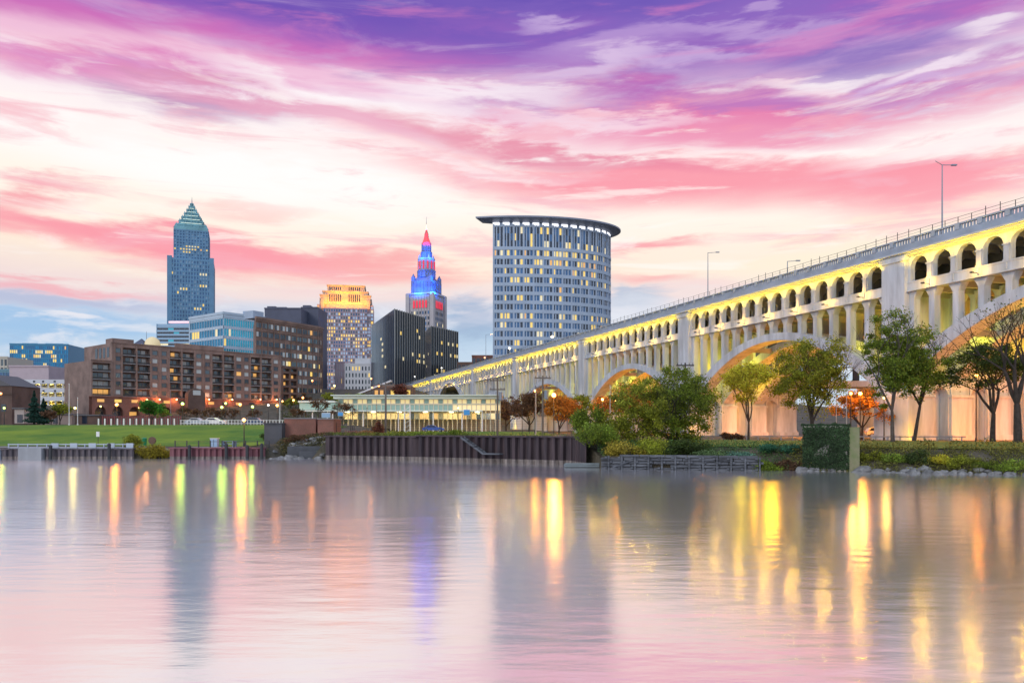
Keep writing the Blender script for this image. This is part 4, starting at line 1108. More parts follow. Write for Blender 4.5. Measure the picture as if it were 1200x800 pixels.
# low outbuildings between house and apartments
def hut(label, x0, x1, yt, yb, Y, m, roof=M_roof, door=True):
    b = Bld('low_outbuilding', label, 'outbuilding', (Y2(x0,Y), Y, Z2(yb,Y)))
    w = MB(); w.box(Y2(x0,Y), Y2(x1,Y), Y, Y+8, Z2(yb+1,Y), Z2(yt,Y)); b.part(w, 'wall', m)
    w = MB(); w.box(Y2(x0,Y)-.4, Y2(x1,Y)+.4, Y-.5, Y+8.4, Z2(yt,Y), Z2(yt,Y)+.35); b.part(w, 'roof', roof)
    if door:
        fr, L_ = frame((Y2(x0,Y),Y),(Y2(x1,Y),Y)); b.win(fr, L_*.3, L_*.3+1.4, Z2(yb,Y), Z2(yb,Y)+2.1, .02, G_dark); b.finish('door')
hut('pale stucco hut beside the dark spruce at the left', 17, 28, 479, 495, 200, mat('pale_stucco', (.42,.36,.33), .9))
hut('low dark shed in front of the apartment end wall', 88, 116, 487, 496, 215, M_brick_d)
hut('low grey brown shed behind the left flagpole', 53, 84, 486, 496, 235, mat('grey_brown_wall', (.25,.2,.18), .9))

# --- waterfront station pavilion --------------------------------------------
def station():
    Y = 172; b = Bld('glass_station_pavilion', 'long low glazed station pavilion glowing yellow with pale green canopies', 'station', (Y2(470,Y), Y, 3))
    M_can = mat('canopy_green', (.66,.74,.68), .4, var=.08, vscale=.2); G_g = mat('glass_green', (.32,.50,.44), .15, .1)
    w = MB(); w.box(Y2(393,Y), Y2(588,Y), Y-2, Y+12, Z2(467.5,Y), Z2(464,Y)); w.box(Y2(391,Y), Y2(590,Y), Y-3, Y+13, Z2(464,Y), Z2(463,Y)); b.part(w, 'upper_roof', M_can)
    w = MB(); w.box(Y2(355,Y), Y2(566,Y), Y-5, Y-.2, Z2(482.5,Y), Z2(481,Y)); w.box(Y2(355,Y), Y2(397,Y), Y-4, Y+6, Z2(472,Y), Z2(470,Y)); b.part(w, 'lower_canopy', M_can)
    w = MB(); w.box(Y2(356,Y), Y2(397,Y), Y-3.5, Y+5, Z2(480.5,Y), Z2(472.3,Y)); b.part(w, 'glazed_bridge', G_g)
    fr, L_ = frame((Y2(397,Y), Y), (Y2(586,Y), Y)); wall = MB()
    wall.box(0, L_, -10, -9, 3, Z2(467,Y), fr=fr)
    nb = 34
    for i in range(nb+1): u = i*L_/nb; wall.box(u-.09, u+.09, 0, .2, 3, Z2(467.6,Y), fr=fr)
    wall.box(0, L_, -.1, .25, Z2(474.2,Y), Z2(472.6,Y), fr=fr)
    b.part(wall, 'frame', mat('cream_steel', (.7,.66,.5), .5))
    pl = mat('lit_interior_panel', (.7,.6,.4), .6, emit=(1,.76,.32), es=.55); pl2 = mat('lit_shop_panel', (.6,.5,.3), .6, emit=(1,.58,.2), es=.55)
    for i in range(nb):
        u0, u1 = i*L_/nb+.1, (i+1)*L_/nb-.1
        b.win(fr, u0, u1, Z2(472.5,Y), Z2(468,Y), .02, pl if i % 3 else G_g)
        b.win(fr, u0, u1, Z2(480.8,Y), Z2(474.4,Y), .02, G_g if i < 24 else pl)
        b.win(fr, u0, u1, Z2(491,Y), Z2(484,Y), .02, rng.choice([pl, pl, pl2, G_apt[0], G_apt[1]]))
    b.finish('glazing')
    co_ = MB()
    for x_ in (372,389,395,430,470,510,543,566): co_.tube((Y2(x_,Y),Y-4.2,gz(Y2(x_,Y),Y-4)), (Y2(x_,Y),Y-4.2,Z2(481,Y)), .16, .16, 8)
    b.part(co_, 'columns', M_white)
    for x_ in (410,440,470,500,530,560):
        p = (Y2(x_,Y), Y-2.6, Z2(484,Y)); add_light(b.o, (p[0]-b.loc[0], p[1]-b.loc[1], p[2]-b.loc[2]), (1,.72,.25), 150, .2)
        q = MB(); q.box(p[0]-.5,p[0]+.5,p[1]-.15,p[1]+.15,p[2]+.12,p[2]+.25); b.part(q, 'canopy_lamp', lamp_mat('canopy_lamp', (1,.8,.4), 8))
station()

hut2 = simple('low_hill_building', 'low brown building with pale sloping roof edge behind the station', 'building', 438, 482, 452, 330, 8, 14, M_brick_g, 7, 1, [G_dark, M_lit[2]], lit=.2)
w = MB(); w.hexa([(Y2(418,322),322,Z2(463,322)),(Y2(458,322),322,Z2(447,322)),(Y2(458,322),326,Z2(447,322)),(Y2(418,322),326,Z2(463,322)),(Y2(418,322),322,Z2(461,322)),(Y2(458,322),322,Z2(445,322)),(Y2(458,322),326,Z2(445,322)),(Y2(418,322),326,Z2(461,322))])
tag(w.build('ramp_wall', M_stone_w), 'pale sloping ramp wall climbing to the black office', 'ramp')
# ------------------------------------------------------------------ railway viaduct on the right
v = Thing('rail_viaduct', 'low pink beige railway viaduct seen through the arches at right', 'viaduct', (Y2(1010,150), 150, 2.2))
w = MB(); w.box(Y2(968,150), 150, 150, 158, Z2(453,150), Z2(446,150)); v.part(w, 'deck', M_conc)
for x_ in (72, 84, 96, 110, 126):
    w = MB(); w.box(x_-1.2, x_+1.2, 150.4, 157.5, 2, Z2(453,150)); v.part(w, 'pier', M_conc)
g_ = Thing('catenary_gantry', 'dark lattice catenary gantry standing on the railway viaduct', 'gantry', (Y2(1003,152), 152, Z2(446,152)))
w = MB(); xa = Y2(1003,152); w.box(xa-.5, xa+.5, 151.6, 152.4, Z2(446,152), Z2(424,152)); w.box(Y2(1003,152), Y2(1003,152)+.3, 152, 152.2, Z2(424,152), Z2(418,152)); g_.part(w, 'mast', M_dark)
w = MB(); w.box(Y2(985,152), xa-.5, 151.8, 152.2, Z2(431,152), Z2(430,152)); w.box(Y2(985,152), xa-.5, 151.8, 152.2, Z2(427.6,152), Z2(426.8,152))
for i in range(6): x0 = Y2(985,152)+i*.5; w.tube((x0,152,Z2(431,152)), (x0+.45,152,Z2(427,152)), .08, .08, 4)
g_.part(w, 'arm', M_dark)
for x_ in (973, 980, 990, 1018):
    w = MB(); X = Y2(x_,151); w.tube((X,151,Z2(446,151)), (X,151,Z2(438,151)), .08, .06, 5); w.tube((X-.4,151,Z2(440,151)), (X+.4,151,Z2(440,151)), .05, .05, 4)
    tag(w.build('signal_post', M_dark), 'thin dark post on the railway viaduct parapet', 'post', 'posts on the viaduct')

# ------------------------------------------------------------------ river walls
def corrug(name, label, cat, p0, p1, ztop, pitch, dep, m_top, m_low, zl=.45, extra=None):
    fr, L_ = frame(p0, p1); T_ = Thing(name, label, cat, (p0[0], p0[1], 0)); a = MB(); lo_ = MB(); n = int(L_/pitch)
    prof = []
    for i in range(n):
        u = i*pitch; prof += [(u, 0), (u+pitch*.35, 0), (u+pitch*.5, dep), (u+pitch*.85, dep)]
    prof.append((L_, 0))
    for (u0, n0), (u1, n1) in zip(prof, prof[1:]):
        a.quad(fr(u0,n0,zl), fr(u1,n1,zl), fr(u1,n1,ztop), fr(u0,n0,ztop)); lo_.quad(fr(u0,n0,-2), fr(u1,n1,-2), fr(u1,n1,zl), fr(u0,n0,zl))
    T_.part(a, 'piling', m_top); T_.part(lo_, 'waterline_piling', m_low)
    c = MB(); c.box(0, L_, -.5, dep+.1, ztop, ztop+.18, fr=fr); T_.part(c, 'cap', m_top)
    return T_, fr, L_
pA, pB, pC = (-23.4,97.0-.6), (-11.2,92-.6), (6.6,81.6-.6)
corrug('sheet_pile_wall', 'dark rusty corrugated steel wall above the river in the centre', 'retaining wall', pA, pB, 2.75, .98, .4, M_pile, M_pilelow)
corrug('sheet_pile_wall', 'right stretch of the corrugated steel river wall ending at the timber crib', 'retaining wall', pB, pC, 2.85, .98, .4, M_pile, M_pilelow)
corrug('sheet_pile_wall', 'return end of the steel river wall next to the bushes', 'retaining wall', (pC[0]+.02, pC[1]-.1), (7.4,76.6), 2.85, .98, .4, M_pile, M_pilelow)
corrug('bulkhead', 'low dark purple bulkhead below the left lawn railing', 'retaining wall', (-64,96.4), (-47.5,96.5), 1.15, .75, .25, mat('bulkhead_dark', (.05,.045,.055), .8, c2=(.12,.10,.11), vscale=.8, stretch=(2,2,.3)), M_pilelow, .3)
corrug('bulkhead', 'maroon bulkhead with fender piles below the orange lamp', 'retaining wall', (-43,96.5), (-31,96.5), 1.25, .75, .3, mat('bulkhead_maroon', (.13,.045,.06), .8, c2=(.20,.08,.09), vscale=.8, stretch=(2,2,.3)), M_pilelow, .3)
w = MB(); w.box(-140,-64.2,96.3,97.5,-1,1.0); w.box(-140,-64.2,96.2,96.5,1.0,1.3)
tag(w.build('quay_wall', mat('quay_blue_grey', (.35,.40,.46), .7, var=.1, vscale=.4)), 'pale grey concrete quay at the far left waterline', 'quay')
w = MB(); w.box(-61.5,-59.2+.6,95.6,96.6,-.5,1.35); tag(w.build('quay_block', M_conc_w), 'square concrete block on the quay at the left', 'block')
for i, x_ in enumerate((-57.5,-50.2,-40.2,-35.6,-33.0,-31.2)):
    w = MB(); w.tube((x_,95.7,-1),(x_,95.7,1.5+.2*(i%2)), .22, .2, 8); w.ball((x_,95.7,1.55+.2*(i%2)), .23, 8)
    tag(w.build('fender_pile', M_dark), 'dark round timber fender pile in front of the left bulkheads', 'pile', 'fender piles')
# white railing on the left quay
rl = Thing('quay_railing', 'white and pale blue railing along the left bulkhead top', 'railing', (-56,96.8,1.2))
w = MB(); w.box(-63.5,-47.6,96.7,96.8,1.75,1.87); w.box(-63.5,-47.6,96.7,96.8,1.3,1.42); rl.part(w, 'rail', mat('pale_blue_paint', (.36,.42,.50), .5))
for i in range(14): w = MB(); x_ = -63.4+i*1.2; w.box(x_-.05,x_+.05,96.68,96.82,1.15,1.9); rl.part(w, 'post', MATS['pale_blue_paint'])
for i in range(5): w = MB(); x_ = -57.5+i*2.35; w.box(x_-.45,x_+.45,96.6,96.66,1.3,1.95); rl.part(w, 'panel', MATS['pale_blue_paint'])
rl = Thing('promenade_fence', 'thin dark post and rail fence behind the maroon bulkhead', 'fence', (-37,98,1.35))
w = MB(); w.box(-43,-31,98,98.05,2.1,2.16); rl.part(w, 'rail', M_dark)
for i in range(9): w = MB(); x_ = -43+i*1.5; w.box(x_-.06,x_+.06,97.96,98.08,1.35,2.25); rl.part(w, 'post', M_dark)
# timber crib
fr, L_ = frame((8.6,74.0),(22.5,70.2)); T_ = Thing('timber_crib', 'weathered grey stacked timber crib wall along the right bank', 'retaining wall', (8.6,74,0))
for j in range(5):
    w = MB(); u = 0
    while u < L_:
        l_ = rng.uniform(1.6,3.2); l_ = min(l_, L_-u)
        if rng.random() > .06: w.box(u+.03, u+l_-.03, rng.uniform(-.05,.05), .3+rng.uniform(-.08,.1), .02+j*.30-.1, .02+j*.30+.14, fr=fr)
        u += l_
    T_.part(w, 'timber_course', M_timber)
w = MB(); u = .5
while u < L_:
    w.box(u-.12, u+.12, -.9, .62, .05, .2, fr=fr); w.box(u+.5-.1, u+.5+.1, -.9, .58, .62, .78, fr=fr); w.box(u-.1, u+.14, -.9, .5, 1.0, 1.16, fr=fr); w.box(u+.2, u+.36, .35, .5, -1, 1.25, fr=fr); u += 1.25
T_.part(w, 'tie_beams', M_timber)
w = MB(); w.box(0, L_, -1.2, -.3, -1, 1.15, fr=fr); T_.part(w, 'fill', M_dirt)
w = MB(); w.tube((9.5,72.6,.2),(12.0,73.0,1.0), .07, .05, 5); tag(w.build('loose_pole', M_timber), 'loose pale pole leaning on the timber crib', 'pole')
w = MB(); w.box(5.2,8.6,75.6,77.4,.05,.28); w.box(5.2,8.6,75.5,75.6,.28,.45); tag(w.build('float_platform', mat('grey_float', (.15,.18,.19), .8, var=.2, vscale=1)), 'small grey floating platform at the left end of the timber crib', 'platform')

# ivy covered block
T_ = Thing('concrete_block', 'tall square concrete block overgrown with dark ivy at the right bank', 'bridge remnant', (Y2(970,70), 70.5, 0))
bp0 = Vector((Y2(942,70.5), 70.5, 0)); dB = Vector((.93,-.37,0)).normalized()
def hit(px, o, d): k = (px-600)/900; return (k*o.y-o.x)/(d.x-k*d.y)
LB = hit(993, bp0, dB); frB, _ = frame(tuple(bp0)[:2], tuple(bp0+dB*LB)[:2])
w = MB(); w.box(0, LB, -5, 0, -1, 3.85, fr=frB); w.box(-.12, LB+.12, -5.1, .12, 3.85, 4.08, fr=frB); T_.part(w, 'block', mat('old_concrete', (.20,.20,.18), .9, c2=(.36,.34,.28), vscale=.8, stretch=(1,1,.3)))
def leaf_quad(m, p, s, nrm=None, rg=random):
    n = nrm or Vector((rg.gauss(0,1), rg.gauss(0,1), rg.gauss(0,1)+.4)).normalized()
    u = n.orthogonal().normalized(); a = rg.uniform(0, 6.28); v_ = n.cross(u); uu = u*math.cos(a)+v_*math.sin(a); vv = n.cross(uu)
    p = Vector(p); a_, b_ = s, s*.62
    m.quad(p-uu*a_, p-vv*b_, p+uu*a_, p+vv*b_, rg.choice((0,0,1,2)) if hasattr(m, 'multi') else 0)
def leafmat(name, c):
    if name in MATS: return MATS[name]
    m = mat(name, c, .7, var=.22, vscale=.6); t = m.node_tree; b = t.nodes['Principled BSDF']; o = [n for n in t.nodes if n.type == 'OUTPUT_MATERIAL'][0]
    src = b.inputs['Base Color'].links[0].from_socket
    tr = t.nodes.new('ShaderNodeBsdfTranslucent'); t.links.new(src, tr.inputs[0]); mx = t.nodes.new('ShaderNodeMixShader'); mx.inputs[0].default_value = .52
    t.links.new(b.outputs[0], mx.inputs[1]); t.links.new(tr.outputs[0], mx.inputs[2]); t.links.new(mx.outputs[0], o.inputs[0]); return m
def leafmats(key, c, k=1.0):
    c1 = c; c2 = tuple(min(1, v*1.7) for v in c); c3 = tuple(v*.55 for v in c)
    out = []
    for i, q in enumerate((c1, c2, c3)):
        m_ = leafmat('leaf_%s_%s' % (key, 'abc'[i]), tuple(min(.8, v*1.35) for v in q))
        out.append(m_)
    return out
iv = MB(); iv.multi = True; rg = random.Random(5)
for i in range(9000):
    if rg.random() < .72:
        u_, z_ = rg.uniform(-.1, LB+.05), rg.uniform(.3,4.15)
        if mnoise.noise(Vector((u_*.9, z_*.9, 3))) < -.2 and z_ < 2.8 and rg.random() < .8: continue
        p = frB(u_*1.03, .02+rg.random()*(.25+.5*max(0,mnoise.noise(Vector((u_*1.3, z_*1.3, 8))))), z_-.25*rg.random()); n = Vector((-.37+rg.gauss(0,.5), -.93, rg.gauss(.3,.5))).normalized()
    else: u_ = rg.uniform(-.25, LB+.3); p = frB(u_, -rg.uniform(-.3,5), 4.05+rg.random()*(.2+.35*max(0,mnoise.noise(Vector((u_*1.7, 2, 8)))))); n = Vector((rg.gauss(0,.5), rg.gauss(0,.5), 1)).normalized()
    leaf_quad(iv, p, rg.uniform(.06,.11), n, rg)
T_.part(iv, 'ivy', leafmats('ivy', (.030,.060,.022)))
w = MB(); w.box(LB+.13, LB+1.0, -4, .1, -1, 3.98, fr=frB); T_.part(w, 'corner_pier', mat('mossy_concrete', (.22,.20,.12), .9, c2=(.14,.17,.07), vscale=1.2))

# brick remnant walls (centre left)
T_ = Thing('brick_ruin', 'roofless red brown brick remnant on the bank beside the steel wall', 'ruin', (Y2(360,106), 106, 1.4))
Y = 105; w = MB(); w.box(Y2(333,Y), Y2(370,Y), Y, Y+5, .8, Z2(490.5,Y)); w.box(Y2(375.5,Y), Y2(394,Y), Y-1.5, Y+3, .8, Z2(491,Y)); w.box(Y2(370,Y)+.002, Y2(375.5,Y)-.002, Y+.8, Y+3, .8, Z2(494,Y)); T_.part(w, 'wall', M_brick_r)
w = MB(); w.box(Y2(332.5,Y), Y2(371,Y), Y-.15, Y+5.1, Z2(490.5,Y), Z2(489.8,Y)); w.box(Y2(375,Y), Y2(394.5,Y), Y-1.65, Y+3.1, Z2(491,Y), Z2(490.3,Y)); T_.part(w, 'coping', M_conc_w)
w = MB(); w.box(Y2(311,104), Y2(331.5,104), 103.5, 108, .8, Z2(496.5,104)); w.box(Y2(310,104), Y2(332,104), 103.3, 108.2, Z2(496.5,104), Z2(495.3,104)); tag(w.build('dark_retaining_block', M_conc_d), 'dark squat concrete block left of the brick remnant', 'block')
w = MB(); w.box(Y2(338,99),Y2(386,99), 98.5,100, .2, 1.5); w.box(Y2(352,98),Y2(386,98), 97.4,98.6,-.5,.9); tag(w.build('low_concrete_ledge', M_conc_d), 'low broken concrete ledge at the water below the brick remnant', 'ledge')

def rock(name, label, c, r, rg, group):
    bm_ = MB(); n = 9; rows = 6
    sx, sy, sz = r*rg.uniform(.8,1.35), r*rg.uniform(.7,1.1), r*rg.uniform(.5,.75); ph = rg.uniform(0,99)
    for j in range(rows+1):
        for k in range(n):
            th, la = 2*math.pi*k/n, math.pi*j/rows; v_ = Vector((math.sin(la)*math.cos(th), math.sin(la)*math.sin(th), -math.cos(la)))
            q = 1+.38*mnoise.noise(v_*1.6+Vector((ph,0,0)))
            bm_.v.append((v_.x*sx*q, v_.y*sy*q, v_.z*sz*q))
    for j in range(rows):
        for k in range(n): bm_.f.append((j*n+k, j*n+(k+1)%n, (j+1)*n+(k+1)%n, (j+1)*n+k)); bm_.mi.append(0)
    o = bm_.build(name, M_rock); o.location = c; return tag(o, label, 'boulder', group)
rg = random.Random(11)
for i in range(150):
    x_ = 26.5+ (i/150)*34+rg.uniform(-.3,.3); ly = rg.random()
    rock('boulder', 'pale grey boulder in the riprap along the right bank', (x_, shore(x_)-.35+ly*1.9, gz(x_, shore(x_)+max(0,ly*1.9-.35))+.1), rg.uniform(.2,.45) if rg.random() < .88 else rg.uniform(.5,.7), rg, 'riprap boulders on the right bank')
for i in range(60):
    x_ = -31+8.0*rg.random(); ly = rg.random()**1.3
    rock('boulder', 'brown grey boulder at the waterline below the brick remnant', (x_, 96.3+ly*6, gz(x_, max(97.2, 96.3+ly*6))*min(1,.1+ly*1.6)), rg.uniform(.25,.65), rg, 'boulders below the brick remnant')

# ------------------------------------------------------------------ vegetation
def blob_leaves(m, c, rx, ry, rz, n, size, rg, shell=.45, droop=0):
    for i in range(n):
        v_ = Vector((rg.gauss(0,1), rg.gauss(0,1), rg.gauss(0,1))).normalized()
        q = (shell+(1-shell)*rg.random())*(1+.25*mnoise.noise(v_*2.2+Vector(c)*.37))
        p = (c[0]+v_.x*rx*q, c[1]+v_.y*ry*q, c[2]+v_.z*rz*q-droop*rg.random()*abs(v_.z))
        leaf_quad(m, p, size*rg.uniform(.6,1.3), None, rg)
def tree(name, label, base, h, crown_w, crown_lo, leaf, nleaf, size, seed, bark=None, group=None, trunks=1, lean=0, clump=None, bare=0, spread=1.0, r0=None, cat='tree', cz_bias=0.0, fill=False):
    """base: (x,y,z); h total height; crown_w half width; crown_lo: height where the crown starts"""
    rg = random.Random(seed); bark = bark or M_bark
    T_ = Thing(name, label, cat, base, group); tr = MB(); lv = MB(); lv.multi = True; tips = []
    r0 = r0 or h*.022
    def grow(p, d, l, r, lvl):
        n = 3
        for i in range(n):
            d2 = (d+Vector((rg.gauss(0,.12), rg.gauss(0,.12), rg.gauss(0,.06)+.03))).normalized(); q = p+d2*(l/n)
            tr.tube(p, q, r*(1-.22*i/n), r*(1-.22*(i+1)/n), 6 if lvl < 2 else 4, cap=False); p = q; d = d2
            if lvl >= 2: tips.append(p.copy())
        r *= .72
        if lvl >= (5 if bare else 4) or l < h*.035: tips.append(p.copy()); return
        nb_ = 3 if rg.random() < .6 else 2
        a0 = rg.uniform(0, 6.28)
        for k in range(nb_):
            an = a0+k*6.28/nb_+rg.uniform(-.5,.5); sp_ = rg.uniform(.45,.95)*spread
            u = d.orthogonal().normalized(); w_ = d.cross(u)
            nd = (d+ (u*math.cos(an)+w_*math.sin(an))*sp_+Vector((0,0,.12))).normalized()
            grow(p, nd, l*rg.uniform(.66,.84), r*rg.uniform(.62,.8), lvl+1)
    for t_ in range(trunks):
        b_ = Vector(base)+Vector((rg.uniform(-.4,.4)*(trunks > 1), rg.uniform(-.3,.3)*(trunks > 1), -.15)); d = Vector((lean+rg.gauss(0,.05)+(t_-.5*(trunks-1))*.18, rg.gauss(0,.05), 1)).normalized()
        q = b_+d*crown_lo; tr.tube(b_, q, r0*1.25, r0*.85, 8, cap=False)
        a0 = rg.uniform(0, 6.28); nl = 4
        for k in range(nl):
            an = a0+k*6.28/nl; out = crown_w/(h-crown_lo)*1.1*spread
            nd = Vector((math.cos(an)*out, math.sin(an)*out, 1)).normalized() if k else Vector((0,0,1))
            grow(q, nd, (h-crown_lo)*.34, r0*.66, 1)
    T_.part(tr, 'trunk', bark)
    # fit crown points into the measured envelope
    c = Vector((base[0], base[1], base[2]+(h+crown_lo)/2)); rz = (h-crown_lo)/2
    if nleaf:
        K = clump or 70; cl = []
        for p in ([] if fill else tips):
            v_ = Vector(((p.x-c.x)/crown_w, (p.y-c.y)/crown_w, (p.z-c.z)/rz))
            if v_.length < 1.15: cl.append(p)
        while len(cl) < K:
            v_ = Vector((rg.gauss(0,1), rg.gauss(0,1), rg.gauss(0,1))).normalized()*(rg.random()**(.38 if fill else .45))*(.93+.22*mnoise.noise(Vector((len(cl)*.7, seed, 0))))
            cl.append(Vector((c.x+v_.x*crown_w, c.y+v_.y*crown_w, c.z+v_.z*rz)))
        rg.shuffle(cl); cl = cl[:K*2]
        per = max(4, nleaf//len(cl))
        for p in cl:
            s_ = rg.uniform(.45,1.35)*min(crown_w, rz)*.25
            blob_leaves(lv, p, s_*1.35, s_*1.35, s_*.8, int(per*rg.uniform(.3,1.7)), size, rg, .1)
        T_.part(lv, 'crown', leaf)
    return T_
GRN = leafmats('green', (.12,.165,.016)); DGR = leafmats('dark_green', (.045,.072,.014)); YEL = leafmats('yellow', (.42,.36,.03)); ORG = leafmats('orange', (.42,.16,.02))
OLV = leafmats('olive', (.19,.21,.02)); BRN = leafmats('brown', (.11,.06,.03)); RED = leafmats('russet', (.15,.05,.03)); SPR = leafmats('spruce', (.018,.062,.045)); LIM = leafmats('lime', (.17,.24,.03))
def base_at(px, Y): x = Y2(px, Y); return (x, Y, gz(x, Y))
tree('leafy_tree', 'slender green tree left of its twin before the big bridge pier', base_at(1046,80), 13.9, 3.3, 3.4, GRN, 18000, .105, 21, M_bark2, spread=.6, r0=.18, fill=True, clump=100)
tree('leafy_tree', 'green tree with forked trunk at the right of the tall pair', base_at(1071,82), 12.8, 3.7, 4.0, GRN, 16000, .105, 22, M_bark, spread=.65, r0=.17, fill=True, clump=90)
tree('autumn_tree', 'green and orange tree with two dark trunks above the ivy block', base_at(950,90), 12.6, 4.6, 2.4, OLV, 21000, .115, 23, M_bark, trunks=2, spread=.6, r0=.17, clump=130, fill=True)
tree('autumn_tree', 'small yellow tree lit from below left of the ivy block', base_at(877,88), 9.2, 4.1, 2.2, YEL, 11500, .105, 24, M_bark, r0=.12, spread=.75)
tree('wide_tree', 'dark spreading tree with low forked limbs near the right edge', base_at(1163,82), 11.6, 5.2, 3.2, DGR, 13000, .115, 25, M_bark, spread=1.1, r0=.24)
tree('bare_tree', 'almost leafless dark tree cut by the right frame edge', base_at(1193,76), 14.5, 4.4, 4.0, DGR, 500, .11, 26, M_bark, bare=1, spread=.95, r0=.33)
tree('orange_tree', 'small orange tree glowing under street lamps by the viaduct', base_at(1010,108), 7.8, 4.8, 1.8, ORG, 6000, .15, 27, M_bark)
tree('orange_tree', 'orange tree glowing under the third arch from the right', base_at(735,128), 9.2, 5.0, 1.8, ORG, 7000, .17, 28, M_bark)
tree('orange_tree', 'bright orange tree beside the tall street lamp under the bridge', base_at(655,150), 8.4, 4.4, 1.2, ORG, 6500, .18, 29, M_bark)
tree('russet_tree', 'dark russet tree filling the arch behind the utility pole', base_at(620,168), 9.5, 5.0, 1.5, BRN, 6500, .2, 30, M_bark)
tree('russet_tree', 'dark olive russet tree at the right side of the far arch', base_at(678,160), 9.0, 4.8, 1.2, OLV, 6000, .2, 31, M_bark)
tree('russet_tree', 'rounded brown tree in the farthest small arch', base_at(593,200), 9.5, 5.0, 1.2, BRN, 5000, .24, 32, M_bark)
tree('russet_tree', 'red brown tree at the far left end of the bridge', base_at(462,330), 10.5, 6.5, 1.5, RED, 3500, .35, 33, M_bark)
tree('big_willow', 'huge dense green tree in front of the bridge centre', base_at(793,84), 8.9, 4.5, -.6, GRN, 30000, .105, 34, M_bark, trunks=2, clump=150, fill=True, r0=.12)
tree('big_willow', 'dense green bushy tree leaning left of the largest one', base_at(752,83), 7.3, 3.5, -.8, OLV, 16000, .105, 35, M_bark, trunks=2, clump=110, fill=True, r0=.1)
tree('round_tree', 'compact round green tree on the lawn edge before the apartments', base_at(177,160), 5.6, 2.7, 1.2, leafmats('vivid', (.05,.17,.02)), 5000, .17, 36, M_bark, clump=80)
tree('small_tree', 'lime green sapling right of the round green tree', base_at(190,166), 3.9, 1.5, 1.0, LIM, 1500, .15, 37, M_bark)
for i, (px, w_, h_) in enumerate(((215,2.6,4.6),(232,2.4,4.2),(247,3.0,4.6),(262,2.2,4.0),(275,2.4,4.2),(298,2.0,4.0))):
    tree('thin_tree', 'thin brown street tree in the row before the apartment arcade', base_at(px, 172+i*2), h_, w_, 1.4, BRN, 700, .17, 50+i, M_bark2, group='thin street trees before the apartments')
def spruce(label, px, Y, h, w, seed, px_s=0):
    rg = random.Random(seed); b_ = base_at(px, Y); T_ = Thing('spruce_tree', label, 'tree', b_); t_ = MB(); t_.tube(b_, (b_[0],b_[1],b_[2]+h), .25, .05, 6); T_.part(t_, 'trunk', M_bark)
    lv = MB(); lv.multi = True
    for i in range(4200):
        f = rg.random()**.7; zz = h*(.12+.88*(1-f)) if False else h*(1-f*.9); r_ = w*f*(.75+.3*math.sin(zz*5))*math.sqrt(rg.random()); a_ = rg.uniform(0,6.28)
        leaf_quad(lv, (b_[0]+r_*math.cos(a_), b_[1]+r_*math.sin(a_), b_[2]+zz-.15*r_), .2*rg.uniform(.6,1.2), None, rg)
    T_.part(lv, 'crown', SPR)
spruce('dark blue green spruce in front of the parking garage', 40, 190, 8.6, 2.9, 41); spruce('smaller dark spruce right behind the first one', 51, 196, 7.0, 2.8, 42)
tree('garage_tree', 'loose olive tree between the garage and the apartment end', base_at(70,200), 6.2, 2.6, 1.2, OLV, 2500, .2, 43, M_bark)
tree('garage_tree', 'low brownish tree before the pale hut at the left', base_at(60,185), 4.2, 2.6, .8, BRN, 1800, .18, 44, M_bark)
tree('hillside_tree', 'green tree below the white stone building', base_at(418,300), 9.0, 4.6, 1.5, LIM, 2500, .3, 45, M_bark)
tree('hillside_tree', 'dark green tree by the warehouse corner', base_at(400,300), 6.5, 4.6, 1.0, OLV, 2200, .3, 46, M_bark)
tree('thin_tree', 'brown sapling growing behind the brick remnant', base_at(374,150), 5.6, 1.9, 1.0, BRN, 900, .16, 47, M_bark2)
tree('thin_tree', 'pale brown sapling before the station canopy', base_at(402,150), 5.0, 2.2, 1.0, BRN, 900, .16, 48, M_bark2)
tree('thin_tree', 'sparse grey sapling in front of the glowing station', base_at(346,150), 3.6, 2.0, .8, BRN, 900, .15, 49, M_bark2)

for i, (px, Y, h_, w_, lf) in enumerate(((385,320,7,5,OLV),(428,325,6,5,RED),(452,322,5,6,BRN),(478,318,6,5,OLV),(340,318,5,5,OLV),(356,322,6,5,BRN),(500,330,5,5,OLV))):
    tree('slope_tree', ('olive','russet','brown','olive','olive','brown','olive')[i]+' scrubby tree on the slope '+('by the warehouse corner lamps','below the black office','before the low brown building','at the bridge abutment','under the warehouse windows','right of the warehouse lamps','behind the station roof')[i], base_at(px,Y), h_, w_, .6, lf, 1600, .32, 120+i, M_bark)
def bush(label, px, Y, w, h, leaf, n, size, seed, dz=0, cat='bush', group=None, d=None):
    rg = random.Random(seed); b_ = base_at(px, Y); b_ = (b_[0], b_[1], b_[2]+dz); T_ = Thing('bush', label, cat, b_, group)
    st = MB()
    for k in range(7):
        a_ = rg.uniform(0,6.28); r_ = rg.uniform(.2,.6); st.tube((b_[0],b_[1],b_[2]-.1), (b_[0]+w*r_*math.cos(a_), b_[1]+.6*w*r_*math.sin(a_), b_[2]+h*rg.uniform(.5,.85)), .04, .015, 4)
    T_.part(st, 'stems', M_bark); lv = MB(); lv.multi = True; K = 16
    for k in range(K):
        a_ = rg.uniform(0,6.28); r_ = math.sqrt(rg.random())*.72; c_ = (b_[0]+w*r_*math.cos(a_), b_[1]+(d or w*.6)*r_*math.sin(a_), b_[2]+h*rg.uniform(.25,.8)*(1.1-.6*r_))
        blob_leaves(lv, c_, w*.34, (d or w*.6)*.4, h*.28, n//K, size, rg, .3)
    T_.part(lv, 'foliage', leaf)
bush('yellow green bush cascading over the steel wall end', 700, 77.5, 2.6, 2.9, LIM, 4000, .10, 61)
